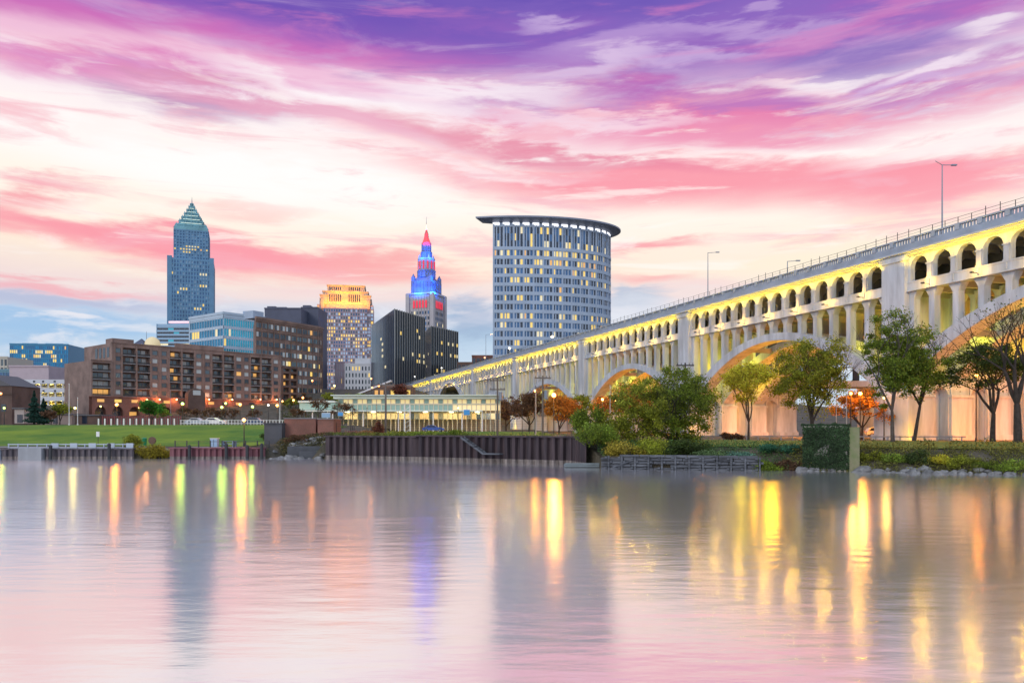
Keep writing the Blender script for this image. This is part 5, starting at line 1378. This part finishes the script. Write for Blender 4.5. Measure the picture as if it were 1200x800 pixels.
bush('golden yellow bush above the left half of the timber crib', 735, 75.6, 2.8, 2.3, leafmats('gold', (.33,.27,.04)), 4500, .09, 62)
bush('lime yellow bush in front of the big tree', 763, 75.4, 2.2, 2.5, leafmats('limey', (.26,.29,.03)), 3500, .09, 63)
bush('dark green undergrowth below the big tree', 800, 75.2, 3.2, 2.0, DGR, 4500, .10, 64)
bush('tall green bush at the left edge of the thicket', 688, 80.5, 2.3, 4.4, GRN, 4500, .11, 65)
bush('yellow green bush between steel wall and big tree', 715, 80.5, 2.8, 4.0, OLV, 4500, .11, 66)
bush('grey green low bush right of the thicket', 835, 73.8, 2.8, 1.3, leafmats('sage', (.10,.16,.06)), 3500, .09, 67)
bush('bluish low bush above the timber crib end', 862, 73.2, 2.0, 1.2, leafmats('bluish', (.10,.20,.14)), 2600, .09, 68)
bush('leafy bush filling the corner between steel wall and timber crib', 690, 75.2, 1.5, 2.2, GRN, 3600, .09, 86, dz=-.3, d=1.6)
bush('rounded green bush at the water beside the timber crib', 893, 71.0, 2.3, 1.6, GRN, 4200, .09, 69, dz=-.5)
bush('reddish tangled bush at the foot of the ivy block', 925, 70.9, 1.7, 1.4, BRN, 2600, .09, 70, dz=-.4)
bush('teal green bush behind the round bush', 915, 73.5, 2.2, 1.2, leafmats('teal_leaf', (.04,.13,.07)), 2600, .09, 71)
bush('clipped brown green bush on the lit lawn', 858, 90, 1.6, 1.1, BRN, 1800, .09, 72)
bush('yellow vine mass hanging over the left bulkhead', 171, 98.0, 2.9, 2.5, leafmats('vine', (.24,.20,.02)), 6500, .09, 73, dz=-.1, d=1.6)
bush('darker vine mass beside the yellow one on the bulkhead', 157, 98.2, 1.7, 2.0, OLV, 3000, .09, 74, dz=-.1, d=1.4)
bush('olive vine mass trailing toward the maroon bulkhead', 189, 98.2, 1.8, 1.9, leafmats('vine', (.24,.20,.02)), 3200, .09, 85, dz=-.1, d=1.4)
bush('small dark bush at the right end of the lawn', 317, 118, 1.7, 1.5, DGR, 2000, .10, 75)
bush('brown bush behind the small dark bush', 326, 122, 1.4, 1.1, BRN, 1300, .10, 76)
bush('red brown pyramid bush on top of the steel wall', 443, 99, 1.0, 2.3, RED, 2000, .08, 77)
bush('pinkish brown bush on the steel wall', 412, 99, 1.6, 1.0, leafmats('rosy', (.24,.13,.10)), 1700, .08, 78)
bush('tawny bush beside the red brown pyramid bush', 428, 98.5, 1.5, 1.0, leafmats('tawny', (.27,.15,.06)), 1700, .08, 79)
bush('green weeds behind the tawny bush', 470, 96.5, 2.8, .9, OLV, 2000, .09, 80)
bush('bright green weeds on the steel wall top', 497, 94, 2.2, .9, LIM, 2000, .09, 81)
bush('low green weeds on the steel wall, left of the utility pole', 535, 91.5, 2.8, 1.0, GRN, 2000, .09, 82)
bush('green ledge weeds below the brick remnant', 378, 98.6, 1.3, 1.5, LIM, 1800, .08, 83, dz=-.6)
bush('dark weeds at the foot of the brick remnant', 345, 101.5, 2.0, 1.2, BRN, 1500, .08, 84)
# ground cover of the right bank: nobody could count it
gc = MB(); gc.multi = True; rg = random.Random(91)
for i in range(26000):
    x_ = rg.uniform(25.5, 62); o_ = rg.uniform(.6,6.2); y_ = shore(x_)+o_
    if mnoise.noise(Vector((x_*.5, y_*.5, 1))) < -.28: continue
    leaf_quad(gc, (x_, y_, gz(x_, y_)+rg.random()**1.6*.75*(1+.9*mnoise.noise(Vector((x_*.7, y_*.7, 9))))), rg.uniform(.05,.11), None, rg)
o = gc.build('ground_cover', leafmats('cover', (.14,.14,.03))); o['kind'] = 'stuff'; o['label'] = 'tangled yellow green ground cover above the riprap boulders'; o['category'] = 'ground cover'
gc = MB(); gc.multi = True
for i in range(9000):
    x_ = rg.uniform(8.5, 26); o_ = rg.uniform(.6,6.5); y_ = shore(x_)+o_
    leaf_quad(gc, (x_, y_, gz(x_, y_)+rg.random()**1.6*.7), rg.uniform(.05,.1), None, rg)
o = gc.build('ground_cover', leafmats('cover_green', (.07,.14,.04))); o['kind'] = 'stuff'; o['label'] = 'low green ground cover behind the timber crib'; o['category'] = 'ground cover'
gc = MB(); gc.multi = True
for i in range(7000):
    x_ = rg.uniform(-23, 6); y_ = shore(x_)+rg.uniform(.0,2.6)
    leaf_quad(gc, (x_, y_, gz(x_, y_)+rg.random()**2*.6), rg.uniform(.05,.1), None, rg)
o = gc.build('grass_tufts', leafmats('tufts', (.13,.17,.03))); o['kind'] = 'stuff'; o['label'] = 'rough grass tufts along the top of the steel wall'; o['category'] = 'grass'

gc = MB(); gc.multi = True
for i in range(14000):
    px_ = rg.uniform(330, 560); Y_ = rg.uniform(262, 345); x_ = Y2(px_, Y_)
    if mnoise.noise(Vector((x_*.12, Y_*.12, 4))) < -.15: continue
    leaf_quad(gc, (x_, Y_, gz(x_, Y_)+rg.random()**1.5*1.8), rg.uniform(.2,.4), None, rg)
o = gc.build('hillside_scrub', leafmats('scrub', (.07,.08,.025))); o['kind'] = 'stuff'; o['label'] = 'dark scrub covering the slope behind the station'; o['category'] = 'scrub'
gc = MB(); gc.multi = True
for i in range(11000):
    x_ = rg.uniform(-31, -22.8); y_ = shore(x_)+rg.random()**1.2*8
    if mnoise.noise(Vector((x_*.6, y_*.6, 2))) < -.18 or gz(x_, y_) < .25: continue
    leaf_quad(gc, (x_, y_, gz(x_, y_)+rg.random()**2*.6), rg.uniform(.06,.13), None, rg)
o = gc.build('bank_weeds', leafmats('weeds', (.09,.085,.035))); o['kind'] = 'stuff'; o['label'] = 'brown green weeds on the bank below the brick remnant'; o['category'] = 'weeds'
for i, (px, h_, w_, lf, ds) in enumerate(((1022,1.0,1.6,OLV,'left end of the riprap beside the ivy block'),(1048,.8,1.9,LIM,'foot of the twin green trees'),(1078,1.1,2.0,DGR,'right of the twin tree trunks'),(1104,.8,1.7,YEL,'riprap before the lit pier, yellowish'),(1130,1.0,2.1,OLV,'riprap before the spreading tree'),(1158,.9,1.6,GRN,'foot of the spreading tree, greener'),(1184,1.1,2.0,LIM,'right edge below the bare tree'))):
    bush('low shrub at the '+ds, px, shore(Y2(px,68))+2.4, w_, h_+.3, lf, 2300, .075, 140+i, dz=-.15)
# ------------------------------------------------------------------ lamps, poles
def lamp_post(label, px, py, Y, col, key, energy, r=.16, style='globe', group='street lamps', base_z=None, arm=0, es=14, cat='street lamp', name='street_lamp'):
    x = Y2(px, Y); z = Z2(py, Y); b_ = (x-arm, Y, gz(x-arm, Y) if base_z is None else base_z)
    T_ = Thing(name, label, cat, b_, group)
    p = MB(); p.tube(b_, (b_[0], b_[1], z+(.25 if arm else -r)), .09, .055, 8); p.tube(b_, (b_[0], b_[1], b_[2]+.5), .16, .12, 8)
    if arm: p.tube((b_[0], Y, z+.2), (x-math.copysign(.1, arm), Y, z+.32), .045, .04, 6)
    T_.part(p, 'pole', M_dark if style == 'globe' else M_steel)
    h_ = MB()
    if style == 'globe': h_.ball((x, Y, z), r, 12)
    else: h_.box(x-.28, x+.28, Y-.13, Y+.13, z-.06, z+.10)
    T_.part(h_, 'lamp_globe' if style == 'globe' else 'lamp_head', lamp_mat('lamp_'+key, col, 3.0), smooth=style == 'globe')
    c = MB(); c.frustum(x, Y, z+r*.9 if style == 'globe' else z+.104, z+r*1.5 if style == 'globe' else z+.2, .1, .1, .03, .03); T_.part(c, 'cap', M_dark)
    if energy: add_light(T_.o, (x-b_[0], -(r+.03+r*1.95), z-b_[2]), col, energy*(.22 if key == 'lime' else .5), r*1.9 if style == 'globe' else .2)
    return T_
LP = [
 ('orange globe lamp before the left part of the apartment arcade', 137, 474, 165, ORANGE, 'orange', 1500, .34, 26),
 ('warm globe lamp beside the flagpole at the left', 88, 478, 165, (1,.8,.2), 'warm', 420, .26, 20),
 ('green tinted lamp at the far left edge', 5, 478, 165, LIME, 'lime', 420, .24, 20),
 ('small orange lamp by the round green tree', 163, 478, 190, ORANGE, 'orange', 420, .22, 26),
 ('dim yellow lamp left of the big orange one', 118, 476, 200, (1,.8,.2), 'warm', 200, .22, 20),
 ('lime yellow lamp right of the round green tree', 214, 473, 165, LIME, 'lime', 1000, .32, 20),
 ('lime lamp, left of the close pair before the arcade', 260, 477, 165, LIME, 'lime', 700, .28, 20),
 ('lime lamp, upper one of the close pair', 264.5, 472.5, 172, LIME, 'lime', 500, .26, 20),
 ('orange lamp between two lime lamps', 281.5, 474, 168, ORANGE, 'orange', 1000, .32, 26),
 ('lime lamp right of the orange one', 296, 476.5, 165, LIME, 'lime', 800, .28, 20),
 ('orange lamp beside the tall white flagpole', 325, 475, 165, ORANGE, 'orange', 1100, .32, 26),
 ('small orange lamp high by the warehouse foot', 331, 470, 210, ORANGE, 'orange', 300, .26, 26),
 ('white lamp before the right part of the arcade', 314.5, 474.5, 180, WHITEL, 'white', 250, .22, 12),
 ('orange lamp, left of two below the warehouse', 344, 469, 190, ORANGE, 'orange', 700, .30, 26),
 ('orange lamp, right of two below the warehouse', 355, 466, 200, ORANGE, 'orange', 700, .30, 26),
 ('warm lamp at the warehouse corner', 392, 452, 260, (1,.7,.2), 'warm', 600, .32, 20),
 ('tall orange lamp in front of the warehouse', 366, 446, 250, ORANGE, 'orange', 700, .32, 26),
 ('orange lamp on the promenade by the maroon bulkhead', 286, 492, 104, ORANGE, 'orange', 900, .26, 40),
 ('orange lamp left of the black office, upper one', 435, 443.5, 300, ORANGE, 'orange', 500, .34, 26),
 ('orange lamp left of the black office, lower one', 436, 454, 290, ORANGE, 'orange', 500, .32, 26),
 ('orange lamp left of the black office, rightmost of three', 444, 452, 295, ORANGE, 'orange', 700, .36, 26),
 ('orange lamp at the left edge in front of the brick house', 1, 461, 220, ORANGE, 'orange', 800, .34, 26),
 ('orange lamp between garage and apartments', 66, 477, 215, ORANGE, 'orange', 400, .26, 26),
 ('yellow lamp in the small far arch, upper one', 575.5, 467.5, 205, (1,.55,.1), 'amber', 900, .26, 26),
 ('yellow lamp in the small far arch, lower one', 577.5, 478, 195, (1,.6,.1), 'amber', 900, .3, 26),
 ('orange lamp glowing amid the trees under the middle arch', 649, 463, 132, ORANGE, 'orange', 6000, .42, 30),
 ('orange lamp on the tall thin pole left of the middle arch', 627, 458, 135, ORANGE, 'orange', 500, .2, 26),
 ('orange lamp behind the orange tree under the bridge', 706, 468, 118, (1,.55,.08), 'amber', 900, .2, 30),
 ('lamp in front of the orange tree, right one', 722, 470, 108, ORANGE, 'orange', 900, .18, 30),
 ('orange lamp at the left foot of the large arch', 818, 455, 112, ORANGE, 'orange', 1300, .24, 30),
 ('orange twin lamp before the viaduct, left one', 997, 461, 104, ORANGE, 'orange', 1300, .2, 30),
 ('orange twin lamp before the viaduct, right one', 1008, 461, 104, (1,.36,.03), 'amber', 1500, .24, 30),
 ('yellow white lamp beside the viaduct pier', 1036, 466, 100, (1,.5,.08), 'warm', 450, .17, 20),
 ('orange lamp among branches at the right', 1144, 440, 90, ORANGE, 'orange', 1400, .2, 30),
 ('warm lamp in the station forecourt', 537, 478, 150, (1,.6,.15), 'amber', 350, .2, 26),
]
for lb, px, py, Y, col, key, en, r, es in LP:
    tall = py < 470 and 600 < px
    lamp_post(lb, px, py, Y, col, key, en, r, es=es, group=None)
# wall lamps on the apartment arcade (on the building, so parts of it)
for px in (170,185,205,243,270,303,322):
    p = pa+dA*ray_u(px); nA = Vector((dA.y,-dA.x,0)); q = p+nA*1.6; zz = Z2(468, q.y)
    w = MB(); w.ball((q.x,q.y,zz), .3, 8); apt.part(w, 'wall_lamp', lamp_mat('lamp_orange', ORANGE, 3.0))
    add_light(apt.o, (q.x-apt.loc[0], q.y-apt.loc[1]-.8, zz-apt.loc[2]), (1,.34,.10), 650, .3)
# tall masts on the bridge deck
def mast(label, px, ytop, s=None, lit=None, twin=False, right=True):
    # station on the near kerb for this image column
    k = (px-600)/900; s_ = (k*P0.y-P0.x)/(BD.x-k*BD.y); b_ = bf(s_, .3, 28.3); zt_ = Z2(ytop, b_[1])
    T_ = Thing('bridge_light_mast', label, 'street lamp', b_, 'tall light masts on the bridge')
    p = MB(); p.tube(b_, (b_[0], b_[1], zt_), .11, .06, 8); T_.part(p, 'pole', M_steel)
    a = MB(); d = 1 if right else -1; q = (b_[0]+2.2*d, b_[1]+1.2*d, zt_+.35); a.tube((b_[0],b_[1],zt_-.05), q, .05, .04, 6)
    if twin: a.tube((b_[0],b_[1],zt_-.05), (b_[0]-1.2, b_[1]-.6, zt_+.25), .05, .04, 6)
    T_.part(a, 'arm', M_steel)
    h_ = MB(); h_.box(q[0]-.35, q[0]+.35, q[1]-.15, q[1]+.15, q[2]-.08, q[2]+.08); T_.part(h_, 'lamp_head', lamp_mat('lamp_'+lit, ORANGE if lit == 'orange' else WHITEL, 20) if lit else M_steel)
    if lit: add_light(T_.o, (q[0]-b_[0], q[1]-b_[1], q[2]-b_[2]-.3), ORANGE if lit == 'orange' else WHITEL, 500, .2)
mast('tall twin armed light mast at the right end of the bridge', 1102, 193, twin=True); mast('tall single armed light mast above the middle of the bridge', 828, 296)
mast('far light mast with orange lamp in front of the curved tower', 568.5, 392, lit='orange'); mast('light mast on the bridge whose top barely shows above the fence', 921, 306)
for px, ytop, lb in ((500,432,'left'),(516,428,'middle'),(485,440,'far')): pass
def blamp(label, px, py, Y, col, key):
    k = (px-600)/900; x = Y2(px,Y); z = Z2(py,Y)
    T_ = Thing('bridge_lamp', label, 'street lamp', (x, Y, 28.3 if z > 28.5 else gz(x,Y)))
    p = MB(); p.tube(T_.loc, (x,Y,z-.2), .1, .07, 6); T_.part(p, 'pole', M_steel); g2 = MB(); g2.ball((x,Y,z), .34, 10); T_.part(g2, 'lamp_globe', lamp_mat('lamp_'+key, col, 20), smooth=True)
    add_light(T_.o, (0,0,z-T_.loc[2]), col, 500, .35)
blamp('white lamp on the bridge deck below the curved tower, left one', 597, 408, 285, (1,.85,.5), 'cream'); blamp('white lamp on the bridge deck below the curved tower, right one', 647, 394.5, 240, (1,.85,.5), 'cream')
blamp('orange lamp on the far bridge deck', 568, 419, 305, ORANGE, 'orange'); blamp('small white lamp near the far bridge end', 486, 441, 440, WHITEL, 'white'); blamp('white lamp on the deck before the black offices', 517.5, 431, 380, WHITEL, 'white')
# utility poles
def upole(label, px, ytop, ybase, Y, m=M_timber, arms=1, r=.15):
    x = Y2(px,Y); b_ = (x, Y, gz(x,Y)); T_ = Thing('utility_pole', label, 'utility pole', b_); zt_ = Z2(ytop,Y)
    p = MB(); p.tube(b_, (x,Y,zt_), r, r*.7, 8); T_.part(p, 'pole', m)
    for k in range(arms):
        a = MB(); zz = zt_-.4-k*1.3; a.box(x-1.1, x+1.1, Y-.08, Y+.08, zz, zz+.16)
        for q in (-.95,-.5,.5,.95): a.tube((x+q,Y,zz+.16),(x+q,Y,zz+.38), .05, .04, 5)
        T_.part(a, 'crossarm', m)
    if arms > 1:
        tr = MB(); tr.lathe(x+.45, Y, [(.25,zt_-3.2),(.28,zt_-3.1),(.28,zt_-2.1),(.2,zt_-2.0)], 10); T_.part(tr, 'transformer', M_steel)
M_pole = mat('weathered_pole', (.14,.115,.10), .9)
upole('wooden utility pole in front of the farthest small arch', 583, 443, 503, 110, M_pole, 2); upole('wooden utility pole with transformer before the middle arch', 636, 440, 503, 104, M_pole, 2)
upole('dark wooden pole beside the station pavilion', 452, 448, 518, 100, M_pole, 1); upole('utility pole top rising above the big tree', 803, 425, 500, 96, M_dark, 1)
def pole(label, px, yt, Y, m, r=.07, name='flagpole', cat='pole'):
    x = Y2(px,Y); b_ = (x,Y,gz(x,Y)); w = MB(); w.tube((0,0,0), (0,0,Z2(yt,Y)-b_[2]), r, r*.6, 8); w.ball((0,0,Z2(yt,Y)-b_[2]), r*1.4, 6); w.tube((0,0,0),(0,0,.25), r*2.2, r*2, 8)
    o = w.build(name, m); o.location = b_; tag(o, label, cat)
pole('tall pale flagpole at the left, taller of two', 81, 450, 150, M_white); pole('shorter pale flagpole right of the taller one', 91, 466, 152, M_white)
pole('white flagpole at the right end of the lawn', 328, 467, 150, M_white); pole('tall light pole in front of the apartment arcade', 200, 458, 180, M_steel)
pole('thin orange lit pole left of the orange tree', 628, 458, 120, mat('galvanised', (.5,.48,.45), .5)); pole('slim pole before the orange tree', 715, 452, 100, MATS['galvanised'])
pole('thin galvanised pole left of the viaduct lamps', 980, 463, 98, MATS['galvanised']); pole('slim galvanised pole below the twin lamps', 992, 462, 96, MATS['galvanised']); pole('galvanised pole at the right before the pier', 1154, 446, 88, MATS['galvanised'])
for i, (px, yt) in enumerate(((411,484),(430,478),(441,474),(466,484),(413,476),(395,480),(560,485),(612,480))):
    pole('thin black fence mast on the meadow near the station', px, yt, 108+i, M_dark, .05, 'netting_post', 'post')
    bpy.context.scene.collection.objects[-1]['group'] = 'thin posts on the meadow'
# white posts along the lawn top
for i in range(13):
    x = Y2(115.5+i*7.4, 148); w = MB(); w.box(-.1,.1,-.1,.1,0,1.15); w.frustum(0,0,1.15,1.25,.12,.12,.05,.05)
    o = w.build('bollard', M_white); o.location = (x,148,gz(x,148)); tag(o, 'white square bollard in the row along the lawn top', 'bollard', 'white bollards along the lawn')
# white fence right of them
f_ = Thing('white_fence', 'white picket fence along the lawn top at right', 'fence', (Y2(265,150),150,gz(Y2(265,150),150)))
w = MB(); x = Y2(212,150)
while x < Y2(333,150):
    w.box(x-.045,x+.045,149.95,150.05,gz(x,150),gz(x,150)+1.0); x += .62
T0 = gz(Y2(265,150),150); f_.part(w, 'pickets', M_white); w = MB(); w.box(Y2(211,150), Y2(334,150), 149.94,150.06,T0+.86,T0+.93); w.box(Y2(211,150), Y2(334,150), 149.94,150.06,T0+.25,T0+.35); f_.part(w, 'rails', M_white)
f_ = Thing('arcade_fence', 'dark red slatted fence below the apartment arcade', 'fence', (Y2(165,178),178,gz(Y2(165,178),178)))
w = MB(); x = Y2(120,178)
while x < Y2(212,178): w.box(x-.12,x+.12,178,178.08,gz(x,178)+.1,gz(x,178)+2.2); x += .55
f_.part(w, 'slats', mat('maroon_paint', (.16,.04,.045), .7)); w = MB(); z0 = gz(Y2(165,178),178); w.box(Y2(120,178),Y2(212,178),178.09,178.2,z0+1.9,z0+2.1); f_.part(w, 'rail', MATS['maroon_paint'])

# lawn furniture
x = Y2(169,120); T_ = Thing('litter_bin', 'green litter bin on the left lawn', 'bin', (x,108,gz(x,108))); x = Y2(169,108); z0 = gz(x,108); T_.loc = (x,108,z0); T_.o.location = T_.loc
w = MB(); w.lathe(x,108,[(.30,z0),(.36,z0+.9),(.38,z0+.95)],12); T_.part(w, 'body', mat('green_plastic', (.01,.22,.10), .5)); w = MB(); w.lathe(x,108,[(.40,z0+.952),(.38,z0+1.05),(.2,z0+1.12)],12); T_.part(w, 'lid', MATS['green_plastic'])
x = Y2(178,107); z0 = gz(x,107); w = MB(); w.tube((x,107,z0+.75),(x,107.2,z0+.75), .52, .52, 18); w.tube((x,107.1,z0),(x,107.1,z0+.2), .12,.12,8); tag(w.build('round_plaque', mat('bronze', (.12,.07,.05), .5, .4)), 'round brown disc marker standing on the lawn', 'marker')
x = Y2(115,107); z0 = gz(x,107); T_ = Thing('park_sign', 'small white sign on a thin post on the lawn', 'sign', (x,107,z0)); w = MB(); w.tube((x,107,z0),(x,107,z0+1.7), .04,.04,6); T_.part(w, 'post', M_dark); w = MB(); w.box(x-.22,x+.22,106.9,106.95,z0+1.3,z0+2.0); T_.part(w, 'panel', M_white)
x = Y2(262,101); z0 = gz(x,101); T_ = Thing('picnic_table', 'blue grey picnic table on the promenade', 'table', (x,101,z0)); w = MB(); w.box(x-.1,x+1.7,100.5,101.4,z0+.72,z0+.80); T_.part(w, 'top', mat('blue_grey_paint', (.22,.30,.40), .6))
for q in (0.15,1.45):
    w = MB(); w.box(x+q-.05,x+q+.05,100.3,101.6,z0,z0+.72); T_.part(w, 'leg', MATS['blue_grey_paint'])
for q in (100.0,101.7): w = MB(); w.box(x-.1,x+1.7,q,q+.3,z0+.42,z0+.48); T_.part(w, 'seat', MATS['blue_grey_paint'])
T_ = Thing('utility_cabinet', 'pale blue utility cabinet left of the picnic table', 'cabinet', (x-1.2,101,z0)); w = MB(); w.box(x-1.6,x-.7,100.6,101.3,z0,z0+1.1); T_.part(w, 'body', mat('pale_blue_metal', (.3,.42,.58), .5)); w = MB(); w.box(x-1.66,x-.64,100.54,101.36,z0+1.1,z0+1.18); T_.part(w, 'lid', M_white); w = MB(); w.box(x-1.18,x-1.14,100.57,100.6,z0+.1,z0+1.0); T_.part(w, 'door_seam', M_dark)

# signs by the station
def board(label, px, py0, py1, w_, Y, m, m2):
    x = Y2(px,Y); z0 = gz(x,Y); T_ = Thing('sign_board', label, 'sign', (x,Y,z0)); w = MB(); w.box(x-w_/2,x+w_/2,Y-.05,Y+.05,Z2(py1,Y),Z2(py0,Y)); T_.part(w, 'panel', m)
    w = MB(); w.box(x-w_/2-.06,x+w_/2+.06,Y+.052,Y+.1,Z2(py1,Y)-.06,Z2(py0,Y)+.06); T_.part(w, 'frame', m2)
    for q in (-.4,.4): w = MB(); w.tube((x+q*w_,Y+.08,z0),(x+q*w_,Y+.08,Z2(py1,Y)), .04,.04,6); T_.part(w, 'post', M_dark)
board('pale blue sign board before the station', 382, 484, 489, 1.5, 140, mat('sign_blue', (.25,.40,.60), .5), M_white); board('bright blue square sign by the station', 399, 483, 487, .9, 142, mat('sign_bright_blue', (.05,.3,.7), .5), M_white); board('white sign with blue field at the forecourt', 547, 480, 486, 1.0, 132, MATS['sign_bright_blue'], M_white)
w = MB(); x = Y2(477,150)
T_ = Thing('white_gate_frame', 'tall narrow white steel frame on the meadow', 'frame', (x,128,gz(x,128)))
x = Y2(474,128); z0 = gz(x,128)
w.tube((x,128,z0),(x,128,Z2(474,128)), .11,.1,6); w.tube((x+1.0,128,z0),(x+.9,128,Z2(474,128)), .11,.1,6); T_.loc = (x,128,z0); T_.o.location = T_.loc; T_.part(w, 'uprights', M_white)
w = MB()
for q in range(6): zz = z0+.3+q*.75; w.tube((x,128,zz),(x+.95,128,zz+.6), .05,.05,5)
T_.part(w, 'bracing', M_white)
f_ = Thing('mesh_fence', 'thin dark wire mesh fence on posts along the meadow', 'fence', (-20,104,2.8))
w = MB()
for i in range(13): x = -24+i*2.4; w.tube((x,105,gz(x,105)),(x,105,gz(x,105)+1.9), .035,.03,5)
f_.part(w, 'posts', M_dark); w = MB()
for z_ in (.3,.6,.9,1.2,1.5,1.85): w.tube((-24,105,2.9+z_),(4.8,105,2.9+z_), .010,.010,3)
f_.part(w, 'wires', M_dark)
f_ = Thing('roadside_railing', 'low pale railing along the road behind the right lawn', 'railing', (24,93,2.1))
w = MB(); x = 23.0
while x < 52: w.box(x-.05,x+.05,93.2-(x-23)*.18,93.3-(x-23)*.18,1.9,2.95); x += 1.3
f_.part(w, 'posts', M_path); w = MB(); w.hexa([(23,93.2,2.8),(52,93.2-29*.18,2.8),(52,93.3-29*.18,2.8),(23,93.3,2.8),(23,93.2,2.92),(52,93.2-29*.18,2.92),(52,93.3-29*.18,2.92),(23,93.3,2.92)]); f_.part(w, 'rail', M_path)
T_ = Thing('timber_stair', 'steep dark wooden stair hanging on the steel wall', 'stair', (-4,86.9,0)); fr, L_ = frame(pB, pC); w = MB()
for n_ in (.55,1.25): w.hexa([fr(7,n_,2.7),fr(10,n_,.9),fr(10,n_+.08,.9),fr(7,n_+.08,2.7),fr(7,n_,2.95),fr(10,n_,1.15),fr(10,n_+.08,1.15),fr(7,n_+.08,2.95)])
T_.part(w, 'stringers', M_timber); w = MB()
for q in range(8): w.box(7.1+q*.37,7.4+q*.37,.63,1.25,2.7-q*.22,2.74-q*.22, fr=fr)
T_.part(w, 'treads', M_timber); w = MB(); w.box(10,12.2,.5,1.4,.95,1.08, fr=fr); T_.part(w, 'landing', M_timber)

# cars
def car(label, px, Y, rz, colr, key, kind='suv'):
    x = Y2(px,Y); T_ = thing('parked_car', label, 'car', (x,Y,gz(x,Y)+.05), 'cars parked near the river', rz); P = mat('car_'+key, colr, .25, .3)
    prof = [(-2.2,.35),(-2.25,.8),(-2.1,1.0),(-1.75,1.55),(-1.3,1.68),(.35,1.66),(1.0,1.12),(2.0,.98),(2.25,.75),(2.25,.35)] if kind == 'suv' else [(-2.2,.35),(-2.22,.85),(-1.6,.98),(-1.05,1.38),(.1,1.42),(.85,.98),(2.0,.85),(2.22,.65),(2.22,.35)]
    def ext(pr_, y0, y1, m_, name, par=None):
        w = MB(); n = len(pr_); 
        for q in pr_: w.v.append((q[0], y0, q[1]))
        for q in pr_: w.v.append((q[0], y1, q[1]))
        w.f.append(tuple(range(n))); w.f.append(tuple(reversed(range(n,2*n))))
        for k in range(n): w.f.append((k, n+k, n+(k+1)%n, (k+1)%n))
        w.mi = [0]*len(w.f); return w.build(name, m_, par or T_)
    ext(prof, -.85, .85, P, 'body')
    win = [(-1.85,1.05),(-1.6,1.48),(-1.25,1.58),(.3,1.56),(.85,1.1)] if kind == 'suv' else [(-1.4,.98),(-1.0,1.3),(.05,1.33),(.7,.96)]
    for s_ in (-1,1): ext(win, s_*.86, s_*.875, G_dark, 'side_window')
    for wx in (-1.4,1.4):
        for s_ in (-1,1):
            w = MB(); w.tube((wx,s_*.68,.33),(wx,s_*.9,.33), .33,.33,14); wo_ = w.build('wheel', M_dark, T_); w = MB(); w.tube((wx,s_*.9,.33),(wx,s_*.915,.33), .19,.19,10); w.build('rim', M_steel, wo_)
    for s_ in (-1,1):
        w = MB(); w.box(2.2,2.27,s_*.6-.18,s_*.6+.18,.62,.78); w.build('headlight', M_white, T_); w = MB(); w.box(-2.27,-2.2,s_*.65-.12,s_*.65+.12,.8,1.0); w.build('tail_light', mat('tail_red', (.4,.02,.02), .4), T_)
car('white van-like car parked by the bridge pier behind the railing', 922, 185, R(-12), (.75,.75,.75), 'white'); car('silver car by the viaduct lamps at right', 1030, 138, R(-10), (.5,.52,.55), 'silver')
car('grey car behind the white fence, left one', 232, 153, 0, (.4,.45,.5), 'grey', 'sedan'); car('pale car behind the white fence, middle one', 252, 153.5, 0, (.7,.72,.75), 'white', 'sedan'); car('dark blue car behind the white fence, right one', 296, 153.5, R(180), (.05,.08,.16), 'navy', 'sedan')
car('blue car parked before the station pavilion', 508, 160, 0, (.06,.12,.45), 'blue', 'sedan')

bpy.context.view_layer.update()
